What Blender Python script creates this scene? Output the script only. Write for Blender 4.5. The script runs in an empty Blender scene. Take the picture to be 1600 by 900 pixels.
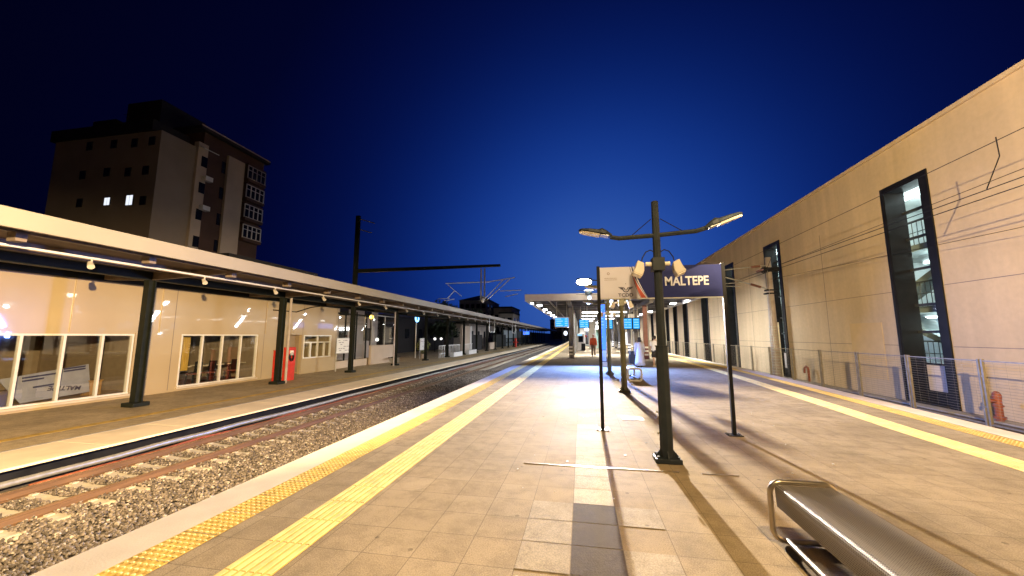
import bpy, math, random
import numpy as np
from mathutils import Vector, Matrix, Euler, noise as mnoise
R = math.radians
random.seed(7)
S = bpy.context.scene
COL = S.collection

# ------------------------------------------------------------------ camera
CAM_F, HY, VX, CAM_H = 588.0, 525.0, 908.0, 1.6
pitch = math.atan((HY-450)/CAM_F)
yaw = math.atan((VX-800)/CAM_F*math.cos(pitch))
fw = Vector((-math.sin(yaw)*math.cos(pitch), math.cos(yaw)*math.cos(pitch), math.sin(pitch)))
rt = Vector((math.cos(yaw), math.sin(yaw), 0)); up = rt.cross(fw)
cd = bpy.data.cameras.new('camera'); cam = bpy.data.objects.new('camera', cd); COL.objects.link(cam)
cam.matrix_world = Matrix(((rt.x, up.x, -fw.x, 0), (rt.y, up.y, -fw.y, 0), (rt.z, up.z, -fw.z, CAM_H), (0, 0, 0, 1)))
cd.sensor_width = 36; cd.lens = 36*CAM_F/1600; cd.clip_start = .05; cd.clip_end = 3000
S.camera = cam

# ------------------------------------------------------------------ sky and exposure
W = bpy.data.worlds.new('World'); S.world = W; W.use_nodes = True
nt = W.node_tree; nt.nodes.clear()
N = nt.nodes.new; L = nt.links.new
out = N('ShaderNodeOutputWorld'); bg = N('ShaderNodeBackground'); tc = N('ShaderNodeTexCoord')
dot = N('ShaderNodeVectorMath'); dot.operation = 'DOT_PRODUCT'
g = Vector((0.06, 1, 0.10)).normalized(); dot.inputs[1].default_value = g
ac = N('ShaderNodeMath'); ac.operation = 'ARCCOSINE'
dv = N('ShaderNodeMath'); dv.operation = 'DIVIDE'; dv.inputs[1].default_value = math.pi/2
rp = N('ShaderNodeValToRGB'); rp.color_ramp.interpolation = 'B_SPLINE'
cr = rp.color_ramp
stops = [(0, (.050, .125, .42)), (.10, (.029, .096, .40)), (.20, (.0085, .049, .31)), (.32, (.0026, .0145, .135)), (.44, (.0008, .0038, .050)), (.58, (.0005, .0009, .013)), (1, (.0004, .0004, .004))]
while len(cr.elements) < len(stops): cr.elements.new(.5)
for e, (p, c) in zip(cr.elements, stops): e.position = p; e.color = (*c, 1)
sky = N('ShaderNodeTexSky'); sky.sky_type = 'NISHITA'; sky.sun_disc = False
sky.sun_elevation = R(-7); sky.sun_rotation = R(4)
mx = N('ShaderNodeMix'); mx.data_type = 'RGBA'; mx.blend_type = 'ADD'; mx.inputs[0].default_value = .02
L(tc.outputs['Generated'], dot.inputs[0]); L(dot.outputs['Value'], ac.inputs[0]); L(ac.outputs[0], dv.inputs[0])
L(dv.outputs[0], rp.inputs[0]); L(rp.outputs[0], mx.inputs[6]); L(sky.outputs[0], mx.inputs[7])
L(mx.outputs[2], bg.inputs[0]); bg.inputs[1].default_value = 1.0; L(bg.outputs[0], out.inputs[0])
S.view_settings.view_transform = 'Standard'; S.view_settings.look = 'None'
S.view_settings.exposure = 0; S.view_settings.gamma = 1; S.view_settings.use_curve_mapping = False
S.render.engine = 'CYCLES'
S.cycles.use_denoising = True; S.cycles.max_bounces = 6; S.cycles.transparent_max_bounces = 12
S.cycles.sample_clamp_indirect = 6; S.cycles.caustics_reflective = False; S.cycles.caustics_refractive = False

# lamp powers (the lamps themselves are built with their posts further down)
WARM = (1, .70, .34); FLOODC = (1, .72, .37); COOL = (.92, .95, 1.0)
P_NEAR, P_FLOOD, P_RIGHT, P_GLARE, P_CANOPY = 2250, 43000, 20500, 84000, 640

# ------------------------------------------------------------------ helpers
def wloc(o):
    v = Vector((0, 0, 0))
    while o: v = v+o.location; o = o.parent
    return v
class MB:
    def __init__(s): s.v = []; s.f = []
    def add(s, vs, fs):
        n = len(s.v); s.v += [tuple(p) for p in vs]; s.f += [tuple(i+n for i in f) for f in fs]; return s
    def box(s, x0, x1, y0, y1, z0, z1):
        return s.add([(x0,y0,z0),(x1,y0,z0),(x1,y1,z0),(x0,y1,z0),(x0,y0,z1),(x1,y0,z1),(x1,y1,z1),(x0,y1,z1)],
                     [(3,2,1,0),(4,5,6,7),(0,1,5,4),(1,2,6,5),(2,3,7,6),(3,0,4,7)])
    def obox(s, c, ax, ay, az):
        c, ax, ay, az = map(Vector, (c, ax, ay, az)); vs = []
        for k in (-1, 1):
            for i, j in ((-1,-1),(1,-1),(1,1),(-1,1)): vs.append(c+ax*i+ay*j+az*k)
        return s.add(vs, [(3,2,1,0),(4,5,6,7),(0,1,5,4),(1,2,6,5),(2,3,7,6),(3,0,4,7)])
    def tube(s, p, q, r, n=8, r2=None):
        p, q = Vector(p), Vector(q); r2 = r if r2 is None else r2
        d = (q-p).normalized(); a = d.orthogonal().normalized(); b = d.cross(a)
        vs = [p+(a*math.cos(2*math.pi*i/n)+b*math.sin(2*math.pi*i/n))*r for i in range(n)]
        vs += [q+(a*math.cos(2*math.pi*i/n)+b*math.sin(2*math.pi*i/n))*r2 for i in range(n)]
        fs = [(i, (i+1) % n, n+(i+1) % n, n+i) for i in range(n)]+[tuple(range(n-1, -1, -1)), tuple(range(n, 2*n))]
        return s.add(vs, fs)
    def path(s, pts, r, n=8, closed=False):
        pts = [Vector(p) for p in pts]; m = len(pts); rings = []; prev = None
        for i in range(m):
            if closed: d = (pts[(i+1) % m]-pts[i-1]).normalized()
            else: d = (pts[min(i+1, m-1)]-pts[max(i-1, 0)]).normalized()
            a = d.orthogonal().normalized() if prev is None else (prev-d*prev.dot(d)).normalized()
            prev = a; b = d.cross(a); rr = r[i] if isinstance(r, (list, tuple)) else r
            rings += [pts[i]+(a*math.cos(2*math.pi*k/n)+b*math.sin(2*math.pi*k/n))*rr for k in range(n)]
        fs = []
        for i in range(m if closed else m-1):
            j = (i+1) % m
            fs += [(i*n+k, i*n+(k+1) % n, j*n+(k+1) % n, j*n+k) for k in range(n)]
        if not closed: fs += [tuple(range(n-1, -1, -1)), tuple(range((m-1)*n, m*n))]
        return s.add(rings, fs)
    def loft(s, rings):
        n = len(rings[0]); vs = [p for r in rings for p in r]; fs = []
        for i in range(len(rings)-1): fs += [(i*n+k, i*n+(k+1) % n, (i+1)*n+(k+1) % n, (i+1)*n+k) for k in range(n)]
        fs += [tuple(range(n-1, -1, -1)), tuple(range((len(rings)-1)*n, len(rings)*n))]
        return s.add(vs, fs)
    def ell(s, c, rx, ry, rz, n=14, m=9):
        c = Vector(c); rings = []
        for j in range(1, m):
            t = math.pi*j/m
            rings.append([c+Vector((rx*math.sin(t)*math.cos(2*math.pi*k/n), ry*math.sin(t)*math.sin(2*math.pi*k/n), -rz*math.cos(t))) for k in range(n)])
        return s.loft(rings)
    def prism(s, pts, d):                      # planar polygon swept by vector d
        pts = [Vector(p) for p in pts]; d = Vector(d); n = len(pts)
        return s.add(pts+[p+d for p in pts], [tuple(range(n-1, -1, -1)), tuple(range(n, 2*n))]+[(i, (i+1) % n, n+(i+1) % n, n+i) for i in range(n)])
    def poly(s, *p): return s.add(p, [tuple(range(len(p)))])
    def obj(s, name, mat, parent=None, smooth=False, bevel=0, seg=2):
        vs = s.v
        if parent is not None: o0 = wloc(parent)
        else:
            a = np.array(vs); o0 = Vector((float((a[:,0].min()+a[:,0].max())/2), float((a[:,1].min()+a[:,1].max())/2), float(a[:,2].min())))
        me = bpy.data.meshes.new(name); me.from_pydata([(x-o0.x, y-o0.y, z-o0.z) for x, y, z in vs], [], s.f)
        me.materials.append(mat)
        import bmesh
        bm = bmesh.new(); bm.from_mesh(me); bmesh.ops.recalc_face_normals(bm, faces=bm.faces); bm.to_mesh(me); bm.free()
        if smooth:
            for p in me.polygons: p.use_smooth = True
        o = bpy.data.objects.new(name, me); COL.objects.link(o)
        if parent is not None: o.parent = parent
        else: o.location = o0
        if bevel:
            b = o.modifiers.new('bevel', 'BEVEL'); b.width = bevel; b.segments = seg; b.limit_method = 'ANGLE'
        return o
def tag(o, label=None, cat=None, group=None, kind=None):
    if label: o['label'] = label
    if cat: o['category'] = cat
    if group: o['group'] = group
    if kind: o['kind'] = kind
    return o
def thing(name, loc, label, cat, group=None, kind=None):
    o = bpy.data.objects.new(name, None); COL.objects.link(o); o.location = loc; o.empty_display_size = .2
    return tag(o, label, cat, group, kind)
def struct(name, loc=(0, 0, 0)):
    o = bpy.data.objects.new(name, None); COL.objects.link(o); o.location = loc; o['kind'] = 'structure'; return o
def copy_tree(o, loc=None, label=None, parent=None, rot=None):
    c = o.copy(); COL.objects.link(c)
    if parent is not None: c.parent = parent
    if loc is not None: c.location = loc
    if rot is not None: c.rotation_euler = rot
    if label: c['label'] = label
    for ch in list(o.children): copy_tree(ch, None, None, c)
    return c
def lamp(name, kind, loc, power, color, size=.1, target=None, angle=120, blend=.6, parent=None, sx=None, sy=None):
    d = bpy.data.lights.new(name, kind); d.energy = power; d.color = color
    if kind == 'AREA':
        d.shape = 'RECTANGLE'; d.size = sx; d.size_y = sy; d.spread = R(angle)
    else: d.shadow_soft_size = size
    if kind == 'SPOT': d.spot_size = R(angle); d.spot_blend = blend
    o = bpy.data.objects.new(name, d); COL.objects.link(o)
    p0 = wloc(parent) if parent else Vector((0, 0, 0)); o.parent = parent; o.location = Vector(loc)-p0
    if target is not None: o.rotation_euler = (Vector(target)-Vector(loc)).to_track_quat('-Z', 'Y').to_euler()
    return o
ORD = 'first second third fourth fifth sixth seventh eighth ninth tenth eleventh twelfth thirteenth fourteenth fifteenth sixteenth seventeenth eighteenth nineteenth twentieth'.split()
for t in ('twenty', 'thirty'):
    for q in 'first second third fourth fifth sixth seventh eighth ninth'.split(): ORD.append(t+'-'+q)
    if t == 'twenty': ORD.append('thirtieth')

# ------------------------------------------------------------------ materials
def mat(name, col, rough=.5, metal=0, var=.15, scale=3, bump=0, bscale=40, coat=0, spec=.5, detail=4, stretch=(1, 1, 1)):
    m = bpy.data.materials.new(name); m.use_nodes = True; t = m.node_tree; b = t.nodes['Principled BSDF']
    b.inputs['Roughness'].default_value = rough; b.inputs['Metallic'].default_value = metal
    b.inputs['Coat Weight'].default_value = coat; b.inputs['Coat Roughness'].default_value = .03; b.inputs['Specular IOR Level'].default_value = spec
    tcn = t.nodes.new('ShaderNodeTexCoord'); mp = t.nodes.new('ShaderNodeMapping'); mp.inputs['Scale'].default_value = stretch
    t.links.new(tcn.outputs['Object'], mp.inputs[0])
    ns = t.nodes.new('ShaderNodeTexNoise'); ns.inputs['Scale'].default_value = scale; ns.inputs['Detail'].default_value = detail
    t.links.new(mp.outputs[0], ns.inputs['Vector'])
    r = t.nodes.new('ShaderNodeValToRGB'); r.color_ramp.elements[0].position = .3; r.color_ramp.elements[1].position = .7
    r.color_ramp.elements[0].color = (*[c*(1-var) for c in col], 1); r.color_ramp.elements[1].color = (*[min(1, c*(1+var)) for c in col], 1)
    t.links.new(ns.outputs['Fac'], r.inputs[0]); t.links.new(r.outputs[0], b.inputs['Base Color'])
    if bump:
        n2 = t.nodes.new('ShaderNodeTexNoise'); n2.inputs['Scale'].default_value = bscale; n2.inputs['Detail'].default_value = 3
        bp = t.nodes.new('ShaderNodeBump'); bp.inputs['Strength'].default_value = bump; bp.inputs['Distance'].default_value = .01
        t.links.new(mp.outputs[0], n2.inputs['Vector']); t.links.new(n2.outputs['Fac'], bp.inputs['Height']); t.links.new(bp.outputs[0], b.inputs['Normal'])
    return m
def emit(name, col, s):
    m = bpy.data.materials.new(name); m.use_nodes = True; t = m.node_tree; t.nodes.clear()
    e = t.nodes.new('ShaderNodeEmission'); e.inputs[0].default_value = (*col, 1); e.inputs[1].default_value = s
    o = t.nodes.new('ShaderNodeOutputMaterial'); t.links.new(e.outputs[0], o.inputs[0]); return m
def glassm(name, tint=(1, 1, 1), extra=.03):
    m = bpy.data.materials.new(name); m.use_nodes = True; t = m.node_tree; t.nodes.clear()
    a = t.nodes.new('ShaderNodeBsdfTransparent'); a.inputs[0].default_value = (*tint, 1)
    gl = t.nodes.new('ShaderNodeBsdfGlossy'); gl.inputs['Roughness'].default_value = .02
    fr = t.nodes.new('ShaderNodeFresnel'); ge = t.nodes.new('ShaderNodeNewGeometry')
    io = t.nodes.new('ShaderNodeMapRange'); io.inputs[3].default_value = 1.5; io.inputs[4].default_value = 1/1.5; t.links.new(ge.outputs['Backfacing'], io.inputs[0]); t.links.new(io.outputs[0], fr.inputs[0])
    ad = t.nodes.new('ShaderNodeMath'); ad.operation = 'ADD'; ad.inputs[1].default_value = extra; ad.use_clamp = True
    mxx = t.nodes.new('ShaderNodeMixShader'); o = t.nodes.new('ShaderNodeOutputMaterial')
    t.links.new(fr.outputs[0], ad.inputs[0]); t.links.new(ad.outputs[0], mxx.inputs[0]); t.links.new(a.outputs[0], mxx.inputs[1]); t.links.new(gl.outputs[0], mxx.inputs[2]); t.links.new(mxx.outputs[0], o.inputs[0])
    return m
def tilem(name, c1, c2, size, rough=.8, grout=(.165, .13, .09), bumpn=.15, ox=0, oy=0, m=.006):
    mt = bpy.data.materials.new(name); mt.use_nodes = True; t = mt.node_tree; b = t.nodes['Principled BSDF']; b.inputs['Specular IOR Level'].default_value = .05; nn = t.nodes.new; l = t.links.new
    gm = nn('ShaderNodeNewGeometry'); mp = nn('ShaderNodeMapping'); mp.vector_type = 'POINT'; mp.inputs['Location'].default_value = (ox, oy, 0)
    l(gm.outputs['Position'], mp.inputs[0])
    br = nn('ShaderNodeTexBrick'); br.offset = 0; br.inputs['Scale'].default_value = 1; br.inputs['Brick Width'].default_value = size[0]; br.inputs['Row Height'].default_value = size[1]
    br.inputs['Mortar Size'].default_value = m*.5; br.inputs['Mortar Smooth'].default_value = .3; br.inputs['Bias'].default_value = -.1
    br.inputs['Color1'].default_value = (*c1, 1); br.inputs['Color2'].default_value = (*c2, 1); br.inputs['Mortar'].default_value = (*grout, 1)
    l(mp.outputs[0], br.inputs['Vector'])
    n1 = nn('ShaderNodeTexNoise'); n1.inputs['Scale'].default_value = .9; n1.inputs['Detail'].default_value = 5; l(gm.outputs['Position'], n1.inputs['Vector'])
    n2 = nn('ShaderNodeTexNoise'); n2.inputs['Scale'].default_value = 110; n2.inputs['Detail'].default_value = 2; l(gm.outputs['Position'], n2.inputs['Vector'])
    r1 = nn('ShaderNodeMapRange'); r1.inputs[1].default_value = .3; r1.inputs[2].default_value = .7; r1.inputs[3].default_value = .78; r1.inputs[4].default_value = 1.12; l(n1.outputs['Fac'], r1.inputs[0])
    r2 = nn('ShaderNodeMapRange'); r2.inputs[1].default_value = .35; r2.inputs[2].default_value = .65; r2.inputs[3].default_value = .80; r2.inputs[4].default_value = 1.2; l(n2.outputs['Fac'], r2.inputs[0])
    mu0 = nn('ShaderNodeMath'); mu0.operation = 'MULTIPLY'; l(r1.outputs[0], mu0.inputs[0]); l(r2.outputs[0], mu0.inputs[1])
    n4 = nn('ShaderNodeTexNoise'); n4.inputs['Scale'].default_value = 4.5; n4.inputs['Detail'].default_value = 8; n4.inputs['Roughness'].default_value = .7; l(gm.outputs['Position'], n4.inputs['Vector'])
    r4 = nn('ShaderNodeMapRange'); r4.inputs[1].default_value = .36; r4.inputs[2].default_value = .56; r4.inputs[3].default_value = .80; r4.inputs[4].default_value = 1.04; l(n4.outputs['Fac'], r4.inputs[0])
    vo = nn('ShaderNodeTexVoronoi'); vo.inputs['Scale'].default_value = 2.6; l(gm.outputs['Position'], vo.inputs['Vector'])
    r5 = nn('ShaderNodeMapRange'); r5.inputs[1].default_value = .045; r5.inputs[2].default_value = .06; r5.inputs[3].default_value = .62; r5.inputs[4].default_value = 1; l(vo.outputs['Distance'], r5.inputs[0])
    mu1 = nn('ShaderNodeMath'); mu1.operation = 'MULTIPLY'; l(r4.outputs[0], mu1.inputs[0]); l(r5.outputs[0], mu1.inputs[1])
    mu = nn('ShaderNodeMath'); mu.operation = 'MULTIPLY'; l(mu0.outputs[0], mu.inputs[0]); l(mu1.outputs[0], mu.inputs[1])
    vm = nn('ShaderNodeVectorMath'); vm.operation = 'SCALE'; l(br.outputs['Color'], vm.inputs[0]); l(mu.outputs[0], vm.inputs['Scale'])
    l(vm.outputs[0], b.inputs['Base Color'])
    r3 = nn('ShaderNodeMapRange'); r3.inputs[3].default_value = rough-.10; r3.inputs[4].default_value = rough+.15; l(n1.outputs['Fac'], r3.inputs[0]); l(r3.outputs[0], b.inputs['Roughness'])
    sb = nn('ShaderNodeMath'); sb.operation = 'SUBTRACT'; l(n2.outputs['Fac'], sb.inputs[0]); l(br.outputs['Fac'], sb.inputs[1])
    bp = nn('ShaderNodeBump'); bp.inputs['Strength'].default_value = bumpn; bp.inputs['Distance'].default_value = .006; l(sb.outputs[0], bp.inputs['Height']); l(bp.outputs[0], b.inputs['Normal'])
    return mt

M = {}
M['tile'] = tilem('platform_tile', (.31, .24, .152), (.345, .272, .178), (.385, .372), ox=.11, oy=-3.9+.372*20)
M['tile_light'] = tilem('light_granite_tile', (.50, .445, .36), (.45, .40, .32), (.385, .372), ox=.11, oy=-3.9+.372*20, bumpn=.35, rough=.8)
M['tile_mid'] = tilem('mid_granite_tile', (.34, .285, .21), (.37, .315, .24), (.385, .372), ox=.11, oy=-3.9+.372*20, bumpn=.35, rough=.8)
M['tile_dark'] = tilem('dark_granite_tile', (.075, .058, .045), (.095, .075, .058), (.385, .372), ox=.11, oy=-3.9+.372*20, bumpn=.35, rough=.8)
M['lfloor'] = tilem('side_platform_paving', (.45, .355, .22), (.49, .39, .25), (1.2, .8), rough=.55, grout=(.12, .10, .08), bumpn=.08)
M['edge'] = mat('platform_edge_concrete', (.62, .53, .42), .8, spec=.15, var=.10, scale=2.2, bump=.15, bscale=60)
M['yellow'] = mat('yellow_tactile', (.66, .43, .105), .75, spec=.12, var=.30, scale=6, detail=8, bump=.1, bscale=90)
M['rib'] = mat('pale_yellow_rib', (.78, .60, .24), .75, var=.24, scale=5, detail=8, spec=.12)
M['faded_yellow'] = mat('faded_yellow_paint', (.50, .32, .06), .6, var=.3, scale=5)
M['joint'] = mat('joint_metal', (.75, .70, .6), .3, 1, var=.1)
M['slab_left'] = mat('side_platform_edge_stone', (.86, .72, .52), .85, var=.10, scale=1.4, bump=.15, bscale=60, spec=.15)
M['concrete'] = mat('concrete', (.36, .33, .29), .8, var=.2, scale=4, bump=.3)
M['sleeper'] = mat('sleeper_concrete', (.42, .37, .30), .85, var=.22, scale=7, bump=.3)
M['rail'] = mat('rusty_rail', (.115, .062, .030), .65, 0, var=.3, scale=12, stretch=(1, .1, 1))
M['railtop'] = mat('worn_rail_head', (.42, .27, .14), .35, .7, var=.2, scale=5, stretch=(1, .05, 1))
M['stone'] = None
M['soil'] = mat('track_soil', (.10, .082, .066), .95, var=.5, scale=14, bump=1, bscale=22)
M['ground'] = mat('ground_dirt', (.09, .08, .07), .95, var=.3, scale=.3)
M['cream'] = mat('cream_enamel_panel', (.455, .345, .195), .30, var=.05, scale=.5, coat=.9, bump=.012, bscale=4)
def render_wall():
    m = bpy.data.materials.new('cream_render'); m.use_nodes = True; t = m.node_tree; b = t.nodes['Principled BSDF']; nn = t.nodes.new; l = t.links.new
    b.inputs['Roughness'].default_value = .6; b.inputs['Specular IOR Level'].default_value = .3
    gm = nn('ShaderNodeNewGeometry'); outs = []
    for sc, st, lo, hi, a, c in ((.22, (1, 1, 1), .35, .65, .90, 1.06), (1.0, (1, 1.6, .10), .42, .66, .90, 1.02), (6, (1, 1, 1), .3, .7, .95, 1.04)):
        mp = nn('ShaderNodeMapping'); mp.inputs['Scale'].default_value = st; l(gm.outputs['Position'], mp.inputs[0])
        n = nn('ShaderNodeTexNoise'); n.inputs['Scale'].default_value = sc; n.inputs['Detail'].default_value = 7; l(mp.outputs[0], n.inputs['Vector'])
        r = nn('ShaderNodeMapRange'); r.inputs[1].default_value = lo; r.inputs[2].default_value = hi; r.inputs[3].default_value = a; r.inputs[4].default_value = c; l(n.outputs['Fac'], r.inputs[0]); outs.append(r)
    br = nn('ShaderNodeTexBrick'); br.offset = 0; br.inputs['Scale'].default_value = 1; br.inputs['Brick Width'].default_value = 3.25; br.inputs['Row Height'].default_value = 2.05; br.inputs['Mortar Size'].default_value = 0; br.inputs['Bias'].default_value = 0
    br.inputs['Color1'].default_value = (.585, .455, .295, 1); br.inputs['Color2'].default_value = (.635, .485, .305, 1)
    sx = nn('ShaderNodeSeparateXYZ'); cx = nn('ShaderNodeCombineXYZ'); l(gm.outputs['Position'], sx.inputs[0]); l(sx.outputs[1], cx.inputs[0]); l(sx.outputs[2], cx.inputs[1]); l(cx.outputs[0], br.inputs['Vector'])
    p = outs[0]
    for q in outs[1:]:
        mm = nn('ShaderNodeMath'); mm.operation = 'MULTIPLY'; l(p.outputs[0], mm.inputs[0]); l(q.outputs[0], mm.inputs[1]); p = mm
    vm = nn('ShaderNodeVectorMath'); vm.operation = 'SCALE'; l(br.outputs['Color'], vm.inputs[0]); l(p.outputs[0], vm.inputs['Scale']); l(vm.outputs[0], b.inputs['Base Color'])
    bp = nn('ShaderNodeBump'); bp.inputs['Strength'].default_value = .10; bp.inputs['Distance'].default_value = .03; l(p.outputs[0], bp.inputs['Height']); l(bp.outputs[0], b.inputs['Normal'])
    return m
M['cream2'] = render_wall()
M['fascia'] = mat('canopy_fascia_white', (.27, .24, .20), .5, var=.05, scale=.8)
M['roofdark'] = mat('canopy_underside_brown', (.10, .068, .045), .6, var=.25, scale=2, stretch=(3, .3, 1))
M['purlin'] = mat('purlin_paint', (.17, .13, .10), .5, var=.2)
M['green'] = mat('dark_green_paint', (.011, .013, .009), .6, var=.25, scale=4, spec=.2)
M['post'] = mat('grey_green_post', (.020, .026, .032), .55, 0, var=.25, scale=6, bump=.05, spec=.25)
M['olive'] = mat('olive_post', (.12, .115, .06), .45, .1, var=.2, scale=6)
M['black'] = mat('black_paint', (.012, .012, .014), .55, var=.3, spec=.12)
M['blackgloss'] = mat('black_cladding', (.010, .010, .012), .42, var=.3, spec=.2)
M['whitep'] = mat('white_paint', (.78, .77, .75), .45, var=.05)
M['alu'] = mat('white_window_frame', (.72, .68, .63), .4, var=.06)
M['galv'] = mat('galvanised_steel', (.42, .41, .38), .42, .6, var=.15, scale=8)
M['fence'] = mat('weathered_fence_wire', (.27, .23, .165), .5, .5, var=.2, scale=8)
M['boardgrey'] = mat('old_board_grey', (.34, .33, .36), .5, var=.1)
M['steel'] = mat('brushed_steel_tube', (.46, .40, .32), .3, .9, var=.1, scale=10)
M['beige'] = mat('beige_lamp_shade', (.50, .45, .38), .5, var=.08)
M['lens'] = mat('lamp_diffuser', (.85, .80, .68), .25, var=.05)
M['navy'] = mat('navy_sign_face', (.018, .024, .115), .55, var=.06, scale=2, spec=.12)
M['signwhite'] = mat('sign_white_face', (.57, .57, .69), .5, var=.04, spec=.2)
M['signred'] = mat('sign_red_band', (.45, .07, .035), .4, var=.1)
M['letter'] = mat('white_lettering', (.85, .85, .86), .4, var=.02)
M['signletter'] = mat('sign_lettering', (.55, .56, .64), .5, var=.02, spec=.2)
M['ink'] = mat('dark_print', (.045, .04, .085), .5, var=.05)
M['faintink'] = mat('faint_print', (.30, .26, .30), .5, var=.1)
M['red'] = mat('red_paint', (.55, .030, .012), .4, var=.15, scale=5)
M['rust'] = mat('rusty_red_iron', (.24, .065, .03), .6, .2, var=.35, scale=9, bump=.2)
M['wood'] = mat('wood_floor', (.42, .24, .09), .35, var=.25, scale=3, stretch=(8, .6, 1))
M['beigewall'] = mat('interior_wall', (.30, .225, .15), .7, var=.1)
M['darkroom'] = mat('dark_interior', (.05, .04, .035), .7, var=.3)
M['curtain'] = mat('yellow_curtain', (.55, .36, .08), .8, var=.25, scale=9, stretch=(1, 6, .2))
M['carpet'] = mat('red_patterned_carpet', (.20, .055, .035), .9, var=.75, scale=7, stretch=(4, 1, 1))
M['tan'] = mat('tan_render', (.31, .25, .20), .8, var=.10, scale=.4)
M['brown'] = mat('dark_brown_facade', (.085, .045, .030), .8, var=.2, scale=.5)
M['pale'] = mat('pale_pilaster', (.52, .42, .33), .8, var=.10, scale=.5)
M['slate'] = mat('dark_roof', (.02, .018, .02), .8, var=.2)
M['greyb'] = mat('grey_facade', (.42, .39, .40), .85, var=.2, scale=.3)
M['greyb2'] = mat('beige_grey_facade', (.55, .48, .42), .85, var=.2, scale=.3)
M['darkglass'] = mat('dark_window_glass', (.012, .014, .02), .08, var=.1)
M['glass'] = glassm('clear_glass', (.90, .92, .90), .11)
M['slitglass'] = glassm('stairwell_glass', (.9, .96, .96), .01)
M['leaf'] = mat('dark_leaves', (.035, .055, .025), .7, var=.5, scale=8)
M['bark'] = mat('bark', (.07, .05, .035), .9, var=.3)
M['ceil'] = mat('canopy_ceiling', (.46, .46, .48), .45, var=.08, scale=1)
M['colgrey'] = mat('grey_column_paint', (.085, .082, .095), .4, var=.15)
M['colred'] = mat('maroon_column_paint', (.22, .075, .07), .4, var=.15)
M['int_white'] = mat('stairwell_white', (.72, .76, .76), .6, var=.06)
M['int_grey'] = mat('stairwell_grey', (.22, .25, .25), .5, var=.15)
M['pinkgrey'] = mat('pinkish_grey_steel', (.40, .34, .31), .6, var=.15, scale=3)
M['porcelain'] = mat('brown_insulator', (.16, .07, .05), .3, var=.2)
M['seat'] = None
M['e_white'] = emit('lit_tube_white', (1, .98, .95), 14)
M['fascia_island'] = mat('island_canopy_fascia', (.66, .64, .65), .5, var=.05)
M['e_left'] = emit('lit_blue_board', (.10, .25, 1.0), 5)
M['e_lamp'] = emit('lit_lamp_warm', (1, .82, .52), 60)
M['e_cool'] = emit('lit_spot_cool', (.96, .96, 1), 30)
M['e_blue'] = emit('lit_blue_screen', (.02, .34, .90), 1.5)
M['e_blue2'] = emit('lit_deep_blue_panel', (.06, .20, 1.0), 2.2)
M['e_pale'] = emit('lit_pale_screen_text', (.35, .72, 1.0), 1.1)
M['e_yellow'] = emit('lit_sodium_bulb', (1, .55, .06), 14)
M['e_win'] = emit('lit_flat_window', (.85, .90, 1.0), 1.1)
M['e_orange'] = emit('lit_signal_orange', (1, .55, .15), 2.5)
M['e_slit'] = emit('lit_stair_tube', (.85, 1.0, 1.0), 9)

def stone_mat():
    m = bpy.data.materials.new('ballast_stone'); m.use_nodes = True; t = m.node_tree; b = t.nodes['Principled BSDF']; b.inputs['Roughness'].default_value = .85
    gm = t.nodes.new('ShaderNodeNewGeometry'); r = t.nodes.new('ShaderNodeValToRGB'); cr = r.color_ramp
    cols = [(0, (.05, .040, .032)), (.35, (.10, .078, .062)), (.7, (.155, .124, .10)), (.93, (.22, .183, .15)), (1, (.36, .32, .275))]
    while len(cr.elements) < 5: cr.elements.new(.5)
    for e, (p, c) in zip(cr.elements, cols): e.position = p; e.color = (*c, 1)
    t.links.new(gm.outputs['Random Per Island'], r.inputs[0]); t.links.new(r.outputs[0], b.inputs['Base Color']); return m
M['stone'] = stone_mat()
def seat_mat():
    m = bpy.data.materials.new('perforated_seat_metal'); m.use_nodes = True; t = m.node_tree; b = t.nodes['Principled BSDF']; nn = t.nodes.new; l = t.links.new
    b.inputs['Metallic'].default_value = .45; b.inputs['Roughness'].default_value = .48
    tcn = nn('ShaderNodeTexCoord'); vo = nn('ShaderNodeTexVoronoi'); vo.inputs['Scale'].default_value = 75; vo.inputs['Randomness'].default_value = 0
    l(tcn.outputs['Object'], vo.inputs['Vector'])
    r = nn('ShaderNodeValToRGB'); r.color_ramp.elements[0].position = .30; r.color_ramp.elements[1].position = .38
    r.color_ramp.elements[0].color = (.06, .055, .05, 1); r.color_ramp.elements[1].color = (.26, .235, .21, 1); l(vo.outputs['Distance'], r.inputs[0]); l(r.outputs[0], b.inputs['Base Color'])
    bp = nn('ShaderNodeBump'); bp.inputs['Strength'].default_value = .5; bp.inputs['Distance'].default_value = .003; l(vo.outputs['Distance'], bp.inputs['Height']); l(bp.outputs[0], b.inputs['Normal'])
    return m
M['seat'] = seat_mat()

def text(body, size, loc, mat_, parent, name='lettering', rot=(R(90), 0, 0), bold=.0, ext=.002, align='LEFT', sx=1.0):
    c = bpy.data.curves.new(name, 'FONT'); c.body = body; c.size = size; c.extrude = ext; c.offset = bold; c.align_x = align
    o = bpy.data.objects.new(name, c); COL.objects.link(o)
    bpy.context.view_layer.update()
    me = bpy.data.meshes.new_from_object(o.evaluated_get(bpy.context.evaluated_depsgraph_get()))
    COL.objects.unlink(o); bpy.data.objects.remove(o)
    me.materials.clear(); me.materials.append(mat_)
    q = bpy.data.objects.new(name, me); COL.objects.link(q); q.parent = parent
    q.location = Vector(loc)-(wloc(parent) if parent else Vector((0, 0, 0))); q.rotation_euler = rot; q.scale = (sx, 1, 1)
    return q

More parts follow.
